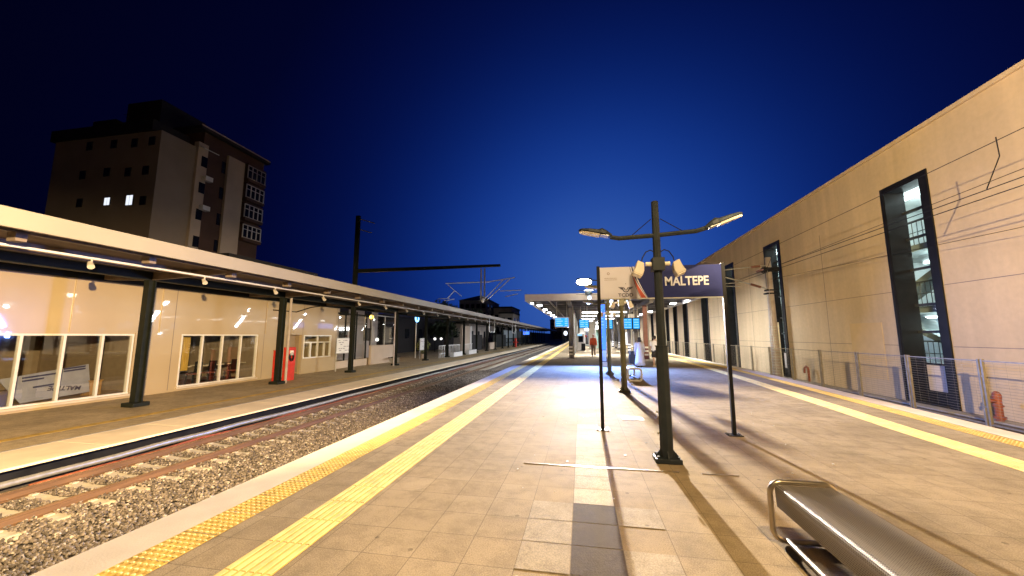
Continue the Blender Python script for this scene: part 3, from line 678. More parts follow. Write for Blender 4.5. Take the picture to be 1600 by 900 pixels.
# shrub in a pot between the columns
rng = random.Random(5)
def shrub(loc, rad, h, n, leafmat, lab, name='potted_shrub', cat='plant', s=.09):
    t = thing(name, loc, lab, cat); x, y, z = loc
    MB().tube((x, y, z), (x, y, z+.5), .25, 12, .32).obj('pot', M['pale'], t)
    MB().tube((x, y, z+.5), (x, y, z+.5+h*.5), .05, 6, .03).obj('trunk', M['bark'], t)
    m = MB()
    for i in range(n):
        v = Vector((rng.gauss(0, 1), rng.gauss(0, 1), rng.gauss(0, 1))).normalized()*rng.random()**.4
        c = Vector((x+v.x*rad, y+v.y*rad, z+.5+h*.55+v.z*h*.5)); a = Vector((rng.gauss(0, 1), rng.gauss(0, 1), rng.gauss(0, 1))).normalized()*s; b = a.orthogonal().normalized()*s*.6
        m.poly(c-a, c+b, c+a, c-b)
    m.obj('foliage', leafmat, t)
shrub((-19.6, 45.2, LZ), .9, 1.9, 420, mat('light_leaves', (.20, .22, .06), .6, var=.4), 'yellow green potted shrub between railing and low wall')
# tall white wall panel and dark hoardings further along
tag(MB().box(-20.3, -19.9, 62.0, 66.5, LZ, 3.4).obj('advert_wall', M['pale'], bevel=.02), 'tall cream wall panel standing behind the white railings', 'wall')
tag(MB().box(-20.25, -19.85, 66.7, 67.5, LZ, 3.4).obj('lit_pillar', M['whitep'], bevel=.02), 'narrow bright white pillar beside the tall cream wall panel', 'pillar')
hd = [(70, 76, .6, 'green'), (80, 88, 1.3, 'green')]
tag(MB().box(-20.3, -20.1, 68.6, 76.0, LZ, LZ+3.0).obj('hoarding', M['slate']), 'dark grey hoarding panel after the white pillar', 'hoarding')
tag(MB().box(-20.3, -20.1, 86, 101, LZ, LZ+3.1).obj('hoarding', M['green']), 'long dark green hoarding panel further down the side platform', 'hoarding')
tag(MB().box(-19.0, -18.7, 77, 83, LZ, LZ+1.4).obj('low_wall', M['pale'], bevel=.02), 'low pale wall with a grey emblem near the dark hoarding', 'wall')
def hanger(y, lab):
    t = thing('hanging_sign_frame', (-13.2, y, 2.2), lab, 'sign frame', 'white hanging frames under the side canopy')
    for d in (0, 3.4): MB().tube((-13.2, y+d, 2.2), (-13.2, y+d, 4.2), .06, 6).obj('hanger', M['whitep'], t)
    MB().tube((-13.2, y, 2.2), (-13.2, y+3.4, 2.2), .05, 6).obj('crossbar', M['whitep'], t)
hanger(54.0, 'white hanging frame under the side canopy, the nearer one'); hanger(73, 'white hanging frame under the side canopy, the farther one')
fh = thing('hydrant', (-16.2, 94, LZ), 'red hydrant post far along the side platform', 'hydrant')
MB().tube((-16.2, 94, LZ), (-16.2, 94, LZ+2.0), .28, 10).ell((-16.2, 94, LZ+2.05), .3, .3, .25).obj('body', M['red'], fh)
MB().tube((-16.8, 94, LZ+1.2), (-15.6, 94, LZ+1.2), .15, 8).obj('nozzle', M['red'], fh)
bs = thing('blue_lit_sign', (-16, 112, 2.2), 'small glowing blue white sign hanging far along the side canopy', 'sign')
MB().box(-17.0, -15.2, 112, 112.2, 2.0, 2.9).obj('panel', M['e_blue2'], bs); MB().tube((-16.1, 112.1, 2.9), (-16.1, 112.1, 4.2), .05, 6).obj('hanger', M['galv'], bs)
MB().box(-16.8, -16.2, 111.95, 111.99, 2.2, 2.7).obj('symbol', M['letter'], bs)
# far fence line of the side platform
t = thing('boundary_fence', (-20.2, 115, LZ), 'dark green bar fence closing the far end of the side platform', 'fence')
m = MB(); y = 102
while y < 148: MB().box(-20.25, -20.15, y, y+.12, LZ, LZ+2.2).obj('post', M['green'], t); y += 1.4
MB().box(-20.24, -20.16, 102, 148, LZ+.9, LZ+1.1).box(-20.24, -20.16, 102, 148, LZ+2.0, LZ+2.1).obj('rail', M['green'], t)

tag(MB().box(-21.0, -20.7, 101.5, 300, LZ, 3.2).obj('sound_wall', mat('teal_grey_wall', (.26, .31, .34), .8)), 'long teal grey wall beyond the far end of the side platform', 'wall')

# ================================================================== BACKGROUND LEFT
# tall apartment block.  Measurements on the plane x=-30, scaled by 1.5
BS = 1.5
def bz_(z): return 1.6+(z-1.6)*BS
ab = thing('apartment_block', (-52, 37, LZ), 'tall dark apartment block with pale side wall and two lit windows', 'building')
fx = -45.0; y0 = 20.96*BS; yl_ = 24.07*BS; ye = 29.95*BS; zt1 = bz_(16.64); zt2 = bz_(18.5)
MB().box(fx-15.2, fx, y0, yl_, LZ, zt1).obj('wall', M['tan'], ab)
MB().box(fx-14, fx-.02, yl_, ye, LZ, zt2-.4).obj('facade', M['brown'], ab)
m = MB().box(fx-14.5, fx+.55, yl_-.9, ye+.5, zt2-.4, zt2).box(fx-15.7, fx-1.0, y0-.25, yl_-.9, zt1+.002, zt1+1.3)
m.obj('roof', M['slate'], ab)
MB().box(fx+.50, fx+.60, yl_-.9, ye+.5, zt2-.05, zt2+.10).obj('gutter', M['pale'], ab)
MB().box(fx-10, fx-4.8, y0+3, ye-5, zt1+1.3, zt1+6.2).obj('roof_house', M['slate'], ab)
MB().box(fx-13.5, fx-10.01, y0+2, y0+7, zt1+1.3, zt1+3.6).obj('roof_house', M['slate'], ab)
for ax, ay in ((fx-3, y0+4), (fx-2, yl_+4), (fx-9, y0+2.5)):
    MB().tube((ax, ay, zt1+1), (ax, ay, zt1+4.6), .05, 5).tube((ax-.6, ay, zt1+4.4), (ax+.6, ay, zt1+4.4), .03, 5).tube((ax-.4, ay, zt1+4.0), (ax+.4, ay, zt1+4.0), .03, 5).obj('aerial', M['slate'], ab)
MB().box(fx-.3, fx+.35, 23.5*BS, 24.30*BS, LZ, bz_(17.1)).obj('pilaster', M['pale'], ab)
MB().box(fx-.3, fx+.30, 26.15*BS, 27.75*BS, LZ, bz_(17.2)).obj('pilaster', M['pale'], ab)
def bwin(yc, zc, w, h, lit=None):
    o = MB().box(fx+.28, fx+.40, yc-w/2, yc+w/2, zc-h/2, zc+h/2).obj('window', M['darkglass'], ab); return o
for z in (15.6, 13.4, 11.2, 9.0): bwin(24.05*BS, bz_(z), .7, 1.3)
for z in (16.0, 13.7, 11.4, 9.1): 
    MB().box(fx-.03, fx+.02, 25.75*BS, 26.1*BS, bz_(z-.5), bz_(z+.5)).obj('window', M['darkglass'], ab)
# bays with white framed windows
for i, zc in enumerate((16.55, 14.75, 12.9, 11.0)):
    a, b = 27.95*BS, 29.85*BS; z1 = bz_(zc+.62); zz0 = bz_(zc-.62)
    bay = MB().box(fx-.1, fx+.75, a, b, bz_(zc-.92), bz_(zc-.64)).obj('balcony', M['brown'], ab); MB().box(fx-.1, fx+.6, a, b, bz_(zc+.64), bz_(zc+.78)).obj('lintel', M['brown'], bay)
    MB().box(fx+.5, fx+.78, a-.02, b+.02, bz_(zc-.66), bz_(zc-.62)).obj('ledge', M['pale'], bay)
    w = MB()
    for q in np.linspace(a, b, 5): w.box(fx+.52, fx+.6, q-.06, q+.06, zz0, z1)
    w.box(fx+.52, fx+.6, a, b, zz0, zz0+.1); w.box(fx+.52, fx+.6, a, b, z1-.1, z1); w.box(fx+.52, fx+.6, a, b, zz0+(z1-zz0)*.62, zz0+(z1-zz0)*.62+.08)
    wo = w.obj('window', M['greyb' if i == 0 else 'alu'], ab)
    MB().box(fx+.50, fx+.53, a, b, zz0, z1).obj('pane', M['darkglass'], wo)
for y, z in ((24.0, 14.05), (24.0, 11.6)):
    MB().box(fx+.35, fx+.95, y*BS, y*BS+.9, bz_(z), bz_(z)+.55).obj('air_conditioner', M['whitep'], ab)
tag(ab, None)
o = MB().obox((fx+.8, 24.1*BS, bz_(16.6)), (.5, 0, -.25), (0, .9, 0), (.02, 0, .04)).obj('awning', M['whitep'], ab)
for (x, z, lit) in [(-36.63, 16.0, 0), (-34.29, 15.95, 0), (-32.35, 15.85, 0), (-30.75, 15.85, 0), (-36.9, 13.7, 0), (-34.6, 13.75, 0), (-32.6, 13.6, 0), (-31.0, 13.6, 0), (-30.9, 11.3, 0), (-34.16, 11.44, 1), (-32.1, 11.4, 2), (-36.8, 11.5, 0)]:
    xx = x*BS; zc = bz_(z); w, h = (.34, .42) if not lit else ((.42, .55) if lit == 2 else (.36, .42))
    o = MB().box(xx-w-.08, xx+w+.08, y0-.06, y0-.002, zc-h-.08, zc+h+.08).obj('window', M['slate'], ab)
    MB().box(xx-w, xx-.03, y0-.08, y0-.058, zc-h, zc+h).box(xx+.03, xx+w, y0-.08, y0-.058, zc-h, zc+h).obj('pane', M['e_win'] if lit else M['darkglass'], o)

# other buildings beyond the side platform
def far_building(name, x0, x1, y0, y1, z1, mt, lab, wins, lit=0, roofm='slate', hip=0):
    t = thing(name, ((x0+x1)/2, (y0+y1)/2, LZ), lab, 'building')
    w_ = MB().box(x0, x1, y0, y1, LZ, z1).obj('wall', mt, t)
    if hip:
        cx, cy = (x0+x1)/2, (y0+y1)/2
        MB().add([(x0-.5, y0-.5, z1), (x1+.5, y0-.5, z1), (x1+.5, y1+.5, z1), (x0-.5, y1+.5, z1), (cx-1, cy, z1+hip), (cx+1, cy, z1+hip)], [(0, 1, 5, 4), (1, 2, 5), (2, 3, 4, 5), (3, 0, 4), (0, 3, 2, 1)]).obj('roof', M[roofm], t)
    else: MB().box(x0-.3, x1+.3, y0-.3, y1+.3, z1, z1+.5).obj('roof', M[roofm], t)
    n, rows, zz0, dz = wins
    rnd = random.Random(len(lab))
    for r_ in range(rows):
        for i in range(n):
            xc = x0+(x1-x0)*(i+.5)/n; zc = zz0+dz*r_
            MB().box(xc-.7, xc+.7, y0-.06, y0-.01, zc-.8, zc+.8).obj('window', M['darkglass'], t)
        for i in range(max(2, int((y1-y0)/5))):
            yc = y0+(y1-y0)*(i+.5)/max(2, int((y1-y0)/5)); zc = zz0+dz*r_
            MB().box(x1+.01, x1+.06, yc-.8, yc+.8, zc-.8, zc+.8).obj('window', M['darkglass'], t)
    return t
far_building('far_apartment_building', -47, -36, 142, 165, 15.5, M['greyb'], 'dim grey apartment building with sloping roof behind the overhead line arms', (5, 4, 3, 3.4), hip=3)
far_building('far_apartment_building', -35, -27.5, 150, 170, 13.0, M['greyb2'], 'lighter beige apartment building right of the dim grey one', (3, 2, 6, 3.4))
far_building('far_house', -26, -21.5, 120, 132, 8.8, M['greyb2'], 'low cream house with flat roof beyond the side canopy', (2, 2, 3.5, 3.2))
far_building('street_building', -36, -27, 37, 47, 6.5, M['greyb'], 'grey street building behind the timetable board and glass screen', (4, 2, 1.8, 3))
far_building('street_building', -40, -29, 52, 84, 4.4, M['slate'], 'dark low building behind the white railings and globe lamps', (5, 1, 2, 3))
far_building('street_building', -42, -27, 24.5, 34, 7.5, M['slate'], 'dark building behind the end of the station building', (5, 2, 2, 3))
far_building('street_building', -33, -26, 86, 115, 4.5, M['greyb2'], 'pale lit building front behind the green hoarding', (3, 1, 2.0, 3))
far_building('distant_block', -24, 2, 300, 320, 14, M['greyb2'], 'distant dark housing block where the tracks vanish', (8, 4, 4, 3.5))
tag(MB().box(-60, -58.9, -40, 20, LZ, 9).obj('street_facade', M['brown']), 'dark brown street facade far behind the station building', 'building')

def tree(loc, h, r, n, lab, seed, s=.35):
    t = thing('tree', loc, lab, 'tree', 'dark trees behind the side platform'); x, y, z = loc; rnd = random.Random(seed)
    tk = MB().path([(x, y, z), (x+.1, y, z+h*.3), (x-.1, y+.1, z+h*.62)], [.28, .2, .1], 7)
    for i in range(6):
        a = rnd.random()*6.28; z1 = z+h*(.35+.04*i); tk.path([(x, y, z1), (x+math.cos(a)*r*.4, y+math.sin(a)*r*.4, z1+h*.15), (x+math.cos(a)*r*.75, y+math.sin(a)*r*.75, z1+h*.27)], [.1, .06, .03], 5)
    tk.obj('trunk', M['bark'], t)
    m = MB(); cl = []
    for i in range(22):
        a = rnd.random()*6.28; q = rnd.random()**.5*r*.85; cl.append((x+math.cos(a)*q, y+math.sin(a)*q, z+h*(.45+.48*rnd.random()*(1-.35*q/r)), r*rnd.uniform(.22, .42)))
    for i in range(n):
        c0 = rnd.choice(cl); v = Vector((rnd.gauss(0, 1), rnd.gauss(0, 1), rnd.gauss(0, .8))).normalized()*rnd.random()**.45*c0[3]
        c = Vector(c0[:3])+v; a = Vector((rnd.gauss(0, 1), rnd.gauss(0, 1), rnd.gauss(0, 1))).normalized()*s*rnd.uniform(.6, 1.2); b = a.orthogonal().normalized()*a.length*.6
        m.poly(c-a, c+b, c+a, c-b)
    m.obj('crown', M['leaf'], t)
tree((-34, 92, LZ), 12.5, 4.2, 1500, 'dark round tree rising over the side canopy left of the overhead arms', 1)
tree((-31, 108, LZ), 11.5, 4.5, 1500, 'dark tree rising over the side canopy just before the grey far building', 2)
tree((-26, 70, LZ), 6, 3, 900, 'low dark tree behind the white railings', 3)
tree((-28, 134, LZ), 9, 4, 900, 'small dark tree between the far buildings', 4)
tree((-38, 49, LZ), 7.5, 3.2, 900, 'dark tree behind the glowing ring sign', 5)

# overhead line mast of the left track
om = thing('overhead_line_mast', (-22.5, 34.4, LZ), 'tall dark steel mast with long cantilever beam over the left track', 'mast')
m = MB()
m.box(-22.72, -22.28, 34.28, 34.32, LZ, 14.0).box(-22.72, -22.28, 34.48, 34.52, LZ, 14.0).box(-22.55, -22.45, 34.32, 34.48, LZ, 14.0)
m.obj('mast', M['green'], om)
MB().tube((-22.5, 34.4, 13.7), (-20.6, 34.4, 13.1), .05, 6).tube((-22.5, 34.4, 12.6), (-20.9, 34.4, 12.1), .05, 6).obj('arm', M['galv'], om)
m = MB().add([(-22.28, 34.28, 7.98), (-7.4, 34.28, 8.14), (-7.4, 34.52, 8.14), (-22.28, 34.52, 7.98), (-22.28, 34.28, 8.36), (-7.4, 34.28, 8.36), (-7.4, 34.52, 8.36), (-22.28, 34.52, 8.36)], [(3, 2, 1, 0), (4, 5, 6, 7), (0, 1, 5, 4), (1, 2, 6, 5), (2, 3, 7, 6), (3, 0, 4, 7)])
m.obj('beam', M['green'], om)
m = MB().box(-9.32, -9.2, 34.33, 34.47, 4.9, 8.02).box(-8.98, -8.86, 34.33, 34.47, 4.9, 8.02); m.obj('drop_post', M['galv'], om)
m = MB().tube((-12.8, 34.4, 6.65), (-8.5, 34.4, 6.7), .045, 6).tube((-8.5, 34.4, 6.7), (-6.0, 34.4, 7.05), .045, 6)
m.tube((-9.0, 34.35, 4.95), (-7.0, 34.35, 6.95), .04, 6).tube((-8.7, 34.45, 4.95), (-6.5, 34.45, 6.9), .04, 6)
m.tube((-12.6, 34.4, 6.5), (-11.2, 34.4, 5.4), .035, 6).tube((-12.9, 34.4, 4.95), (-11.9, 34.4, 5.12), .035, 6).tube((-12.6, 34.4, 5.2), (-11.9, 34.4, 5.9), .035, 6)
m.tube((-7.4, 34.4, 5.8), (-5.4, 34.4, 5.85), .035, 6).tube((-6.9, 34.4, 5.25), (-5.7, 34.4, 5.5), .035, 6).tube((-13.6, 34.4, 5.15), (-12.4, 34.4, 5.2), .03, 6)
m.obj('registration_arm', M['whitep'], om)
m = MB()
for k2 in range(6): m.tube((-9.05+.03*k2-.1, 34.4, 4.78+.06*k2), (-9.02+.03*k2-.1, 34.4, 4.82+.06*k2), .16, 8)
m.obj('insulator', M['whitep'], om)

# ================================================================== RIGHT SIDE
RX, RT, RB = 12.0, 8.86, -.8
rw = thing('terminal_building', (RX+4, 50, RB), 'long cream windowless station building with tall dark slit windows', 'building')
SL = [(15.2, 16.85), (25.2, 26.8), (32.3, 33.9), (38.9, 40.5), (46.0, 47.6), (50.8, 52.4), (55.4, 57.0), (61, 62.6), (67, 68.6), (74, 75.6), (82, 83.6), (90, 91.6)]
ST = 7.25
m = MB(); yp = -14
for a, b in SL:
    m.poly((RX, yp, RB), (RX, a, RB), (RX, a, RT), (RX, yp, RT)); m.poly((RX, a, ST), (RX, b, ST), (RX, b, RT), (RX, a, RT)); yp = b
m.poly((RX, yp, RB), (RX, 150, RB), (RX, 150, RT), (RX, yp, RT))
m.poly((RX, -14, RT), (RX, 150, RT), (RX+12, 150, RT), (RX+12, -14, RT)); m.poly((RX, 150, RB), (RX+12, 150, RB), (RX+12, 150, RT), (RX, 150, RT)); m.poly((RX, -14, RB), (RX+12, -14, RB), (RX+12, -14, RT), (RX, -14, RT))
wall = m.obj('wall', M['cream2'], rw)
MB().box(RX-.10, RX+.4, -14, 150, RT+.002, RT+.14).obj('coping', M['cream2'], rw)
for y in (8.5, 11.85, 21.1, 29.4, 36, 43): MB().box(RX-.004, RX+.02, y-.012, y+.012, RB, RT-2.2).obj('panel_joint', M['purlin'], wall)
m = MB()
for z in (1.25, 3.3): 
    yy = -14
    for a, b in SL: MB().box(RX-.004, RX+.02, yy, a-.33, z-.010, z+.010).obj('panel_joint', M['purlin'], wall); yy = b+.15
MB().box(RX-.012, RX+.02, 16.0+1.75, 19.6, -.15, 2.15).obj('repair_patch', mat('repair_patch_render', (.56, .41, .22), .7, var=.05), wall)
ST_D = .55
def slit(a, b, full):
    f_ = MB()                                   # deep black frame
    f_.box(RX-.03, RX+ST_D+.1, a-.001, a+.05, RB, ST); f_.box(RX-.03, RX+ST_D+.1, b-.05, b+.001, RB, ST); f_.box(RX-.03, RX+ST_D+.1, a+.05, b-.05, ST-.05, ST+.001)
    f_.box(RX-.05, RX-.002, a-.30, a, RB, ST+.16); f_.box(RX-.05, RX-.002, b, b+.12, RB, ST+.16); f_.box(RX-.05, RX-.002, a, b, ST, ST+.16)
    f_.box(RX+ST_D-.05, RX+ST_D+.1, a+.05, b-.05, RB, .62)
    o = f_.obj('window', M['blackgloss'], rw)
    gx = RX+ST_D
    MB().poly((gx, a+.05, .6), (gx, b-.05, .6), (gx, b-.05, ST-.05), (gx, a+.05, ST-.05)).obj('pane', M['slitglass'], o)
    MB().box(RX+ST_D-.09, RX+ST_D-.052, a+.25, b-.28, -.35, .55).obj('kick_panel', M['greyb2'], o)
    for z in (1.75, 2.75, 4.1, 5.3, 6.35): MB().box(gx-.04, gx+.04, a+.05, b-.05, z-.045, z+.045).obj('transom', M['stairdark'], o)
    d = 3.2 if full else 1.6
    r_ = MB(); x1 = gx+.12+d
    r_.poly((x1, a-1, RB), (x1, b+3, RB), (x1, b+3, ST), (x1, a-1, ST)); r_.poly((gx+.12, b+3, RB), (x1, b+3, RB), (x1, b+3, ST), (gx+.12, b+3, ST)); r_.poly((gx+.12, a-1, RB), (x1, a-1, RB), (x1, a-1, ST), (gx+.12, a-1, ST))
    r_.poly((gx+.12, a-1, ST), (x1, a-1, ST), (x1, b+3, ST), (gx+.12, b+3, ST)); r_.poly((gx+.12, a-1, .3), (x1, a-1, .3), (x1, b+3, .3), (gx+.12, b+3, .3))
    r_.obj('stairwell', M['int_white'] if full else M['int_grey'], o)
    s_ = MB()                                   # landings, sloping flights and handrails
    for z in (2.6, 5.0): s_.box(gx+.3, x1-.05, a-.9, b+2.9, z-.12, z+.12)
    s_.add([(gx+.9, a-.8, .4), (gx+2.0, a-.8, .4), (gx+2.0, b+2.7, 2.6), (gx+.9, b+2.7, 2.6), (gx+.9, a-.8, .15), (gx+2.0, a-.8, .15), (gx+2.0, b+2.7, 2.35), (gx+.9, b+2.7, 2.35)], [(0, 1, 2, 3), (4, 5, 6, 7), (0, 1, 5, 4), (1, 2, 6, 5), (2, 3, 7, 6), (3, 0, 4, 7)])
    s_.add([(gx+.5, b+2.7, 2.7), (gx+1.2, b+2.7, 2.7), (gx+1.2, a-.5, 5.0), (gx+.5, a-.5, 5.0), (gx+.5, b+2.7, 2.45), (gx+1.2, b+2.7, 2.45), (gx+1.2, a-.5, 4.75), (gx+.5, a-.5, 4.75)], [(0, 1, 2, 3), (4, 5, 6, 7), (0, 1, 5, 4), (1, 2, 6, 5), (2, 3, 7, 6), (3, 0, 4, 7)])
    s_.obj('stairs', M['int_grey'], o)
    h_ = MB()
    for z in (.45, 2.72, 5.12):
        h_.tube((gx+.4, a-.9, z+.95), (gx+.4, b+2.8, z+.95), .03, 6); h_.tube((gx+.4, a-.9, z+.5), (gx+.4, b+2.8, z+.5), .015, 6)
        y = a-.8
        while y < b+2.8: h_.tube((gx+.4, y, z-.1), (gx+.4, y, z+.95), .014, 5); y += .22
    h_.obj('handrail', M['stairdark'], o)
    if full:
        tb_ = MB().box(gx+.35, gx+.5, a-.2, b+1.5, ST-.22, ST-.12).box(gx+2.4, gx+2.5, a-.2, b+2.5, 4.76, 4.84).box(gx+2.2, gx+2.3, a-.2, b+2.5, 2.36, 2.44)
        tb_.obj('strip_light', M['e_slit'], o)
        MB().box(gx+2.9, gx+2.98, b+.6, b+1.5, 1.5, 2.2).obj('screen', M['e_blue2'], o)
        MB().box(gx+3.0, gx+3.08, b-.2, b+1.3, 3.3, 4.1).obj('notice', M['letter'], o)
        for z in (6.6, 4.4, 1.9): lamp('stair_light', 'POINT', (gx+1.4, (a+b)/2+.7, z), 170 if full == 1 else 60, (.85, 1, 1), .15, parent=o)
M['stairdark'] = mat('stair_dark_metal', (.06, .065, .07), .4, .3, var=.2)
for i, (a, b) in enumerate(SL): slit(a, b, 1 if i < 4 else 0)

# mesh fence on the far side of the right track
FXR, FT = 10.6, .95
fn = thing('mesh_fence', (FXR, 30, -.8), 'long galvanised wire mesh fence in front of the cream building', 'fence')
def fpost(y):
    m = MB().box(FXR-.03, FXR+.03, y-.075, y-.025, -.8, FT+.03).box(FXR-.03, FXR+.03, y+.025, y+.075, -.8, FT+.03).box(FXR-.02, FXR+.02, y-.025, y+.025, -.3, -.25).box(FXR-.02, FXR+.02, y-.025, y+.025, .5, .55)
    return m.obj('post', M['fence'], fn)
FP = 2.34; FY0 = 12.45-FP*3
p0 = fpost(FY0)
def fpanel(y):
    m = MB(); a, b = y+.075, y+FP-.075
    m.box(FXR-.02, FXR+.02, a, b, FT-.03, FT); m.box(FXR-.02, FXR+.02, a, b, -.74, -.71)
    z = -.70
    while z < FT-.05: m.tube((FXR, a, z), (FXR, b, z), .0042, 4); z += .075
    yy = a+.15
    while yy < b: m.tube((FXR+.006, yy, -.72), (FXR+.006, yy, FT-.03), .0015, 4); yy += .3
    return m.obj('mesh_panel', M['fence'], fn)
q0 = fpanel(FY0)
for i in range(1, 36):
    for s_ in (p0, q0):
        c = s_.copy(); COL.objects.link(c); c.parent = fn; c.location = s_.location+Vector((0, FP*i, 0))
# hydrants by the wall
def rhyd(x, y, h, r, lab):
    t = thing('pipe_hydrant', (x, y, RB), lab, 'hydrant', 'rusty hydrants behind the mesh fence')
    MB().tube((x, y, RB), (x, y, RB+h*.8), r, 12).ell((x, y, RB+h*.82), r*1.15, r*1.15, h*.18).tube((x, y, RB+.1), (x, y, RB+.16), r*1.5, 12).tube((x, y, RB+h*.5), (x, y, RB+h*.55), r*1.35, 12).obj('body', M['rust'], t)
    MB().tube((x, y, RB+h*.68), (x-.25, y-.05, RB+h*.68), r*.6, 10).tube((x, y, RB+h*.68), (x+.02, y+.28, RB+h*.68), r*.6, 10).obj('outlet', M['rust'], t)
rhyd(11.5, 13.2, .86, .085, 'rust red hydrant behind the mesh fence at the right edge of the view')
t = thing('bent_pipe', (11.7, 22.8, RB), 'thin rusty bent pipe standing behind the fence by the cream wall', 'pipe')
MB().path([(11.7, 22.6, RB), (11.7, 22.6, -.2), (11.7, 22.65, -.05), (11.7, 22.8, .0), (11.7, 22.95, -.1), (11.7, 22.98, -.35)], .05, 7).obj('pipe', M['rust'], t)
# concrete trough lids along the wall foot
m = MB(); y = 4
while y < 60: m.box(11.3, 11.75, y+.01, y+.89, -.80, -.765+.01*random.random()); y += .9
tag(m.obj('cable_trough', M['concrete']), 'concrete cable trough with lids along the foot of the cream building', 'cable trough')

# overhead line pole of the right track with arms and wires
PX, PY = 11.3, 25.0
po = thing('overhead_line_pole', (PX, PY, RB), 'pinkish grey tapered pole carrying the overhead wires in front of the slit windows', 'pole')
MB().tube((PX, PY, RB), (PX, PY, 6.35), .24, 12, .155).obj('shaft', M['pinkgrey'], po, smooth=True)
m = MB()
for z in np.arange(-.6, 2.2, .16): m.tube((PX, PY, z), (PX, PY, z+.05), .268-.012*(z+.8), 12)
m.tube((PX+.22, PY-.12, RB), (PX+.2, PY-.12, 2.4), .05, 6); m.obj('wrapping', M['galv'], po)
m = MB().tube((PX, PY-.1, 5.85), (8.75, PY-.1, 5.65), .035, 6).tube((PX, PY-.1, 4.35), (8.8, PY-.1, 5.2), .035, 6).tube((9.9, PY-.1, 4.85), (8.6, PY-.1, 4.78), .028, 6).tube((9.6, PY-.1, 4.6), (8.4, PY-.1, 4.66), .022, 6)
m.obj('cantilever_arm', M['galv'], po)
m = MB().tube((10.3, PY-.1, 5.77), (10.8, PY-.1, 5.81), .075, 8).tube((10.2, PY-.1, 4.73), (10.75, PY-.1, 4.53), .075, 8); m.obj('insulator', M['porcelain'], po)
m = MB().box(PX-.35, PX+.5, PY-.18, PY+.18, 5.45, 5.72)
MB().box(PX-.3, PX+.3, PY-.2, PY+.2, 4.1, 4.18).obj('lower_clamp', M['black'], po); MB().box(PX-.25, PX+.3, PY-.2, PY+.2, 4.30, 4.38).obj('clamp', M['black'], po)
for a in (-.28, -.2, .42, .5): m.path([(PX+a, PY+.22*math.cos(q), 5.6+.22*math.sin(q)) for q in np.linspace(0, 6.283, 13)[:-1]], .018, 5, closed=True)
m.obj('bracket', M['black'], po)
MB().tube((PX-.1, PY-.1, 5.7), (PX-1.2, PY-2.6, RB), .012, 5).obj('stay_wire', M['galv'], po)
def wire(pts, r, lab, nm='overhead_wire'):
    tag(MB().path(pts, r, 5).obj(nm, M['black']), lab, 'wire')
def sag(x0, z0, x1, z1, y0, y1, s, n=12):
    return [(x0+(x1-x0)*t, y0+(y1-y0)*t, z0+(z1-z0)*t-4*s*t*(1-t)) for t in [i/n for i in range(n+1)]]
wire(sag(9.1, 6.05, 8.75, 5.65, -10, PY, .05), .009, 'highest overhead wire crossing in front of the cream wall', 'messenger_wire')
wire(sag(8.75, 5.65, 8.75, 5.7, PY, 90, .5), .012, 'highest overhead wire beyond the pinkish pole', 'messenger_wire')
wire(sag(8.75, 4.78, 8.8, 4.75, -10, PY, 0), .011, 'upper of the two lowest parallel contact wires', 'contact_wire')
wire(sag(8.86, 4.62, 9.0, 4.68, -10, PY, 0), .011, 'lower of the two lowest parallel contact wires', 'contact_wire')
wire(sag(8.8, 4.75, 8.6, 4.7, PY, 90, 0), .012, 'contact wire running on beyond the pinkish pole', 'contact_wire')
wire(sag(9.0, 5.38, 9.4, 4.9, -10, PY-.3, 0.02), .008, 'middle overhead wire between the highest wire and the contact wires')
wire(sag(11.0, 3.9, 11.3, 5.0, 0, PY, .05), .008, 'thin lower cable sagging across the lit slit window', 'feeder_cable')
for i, y in enumerate((9.55, 19.5)):
    t = [(9.05, y, 5.93), (9.08, y+.02, 5.5), (8.78, y+.05, 4.78)]
    wire(t, .011, 'vertical dropper hanging from the highest wire, %s one' % ('nearer' if i == 0 else 'farther'), 'dropper')
m = MB()
for k2 in range(5): m.tube((9.3, PY-3.2-.12*k2, 5.0), (9.3, PY-3.26-.12*k2, 5.0), .06, 8)
m.tube((9.3, PY-3.1, 5.0), (9.3, PY-3.9, 5.0), .03, 6)
tag(m.obj('strain_insulator', M['porcelain']), 'row of dark strain insulators on the middle wire near the pole', 'insulator')

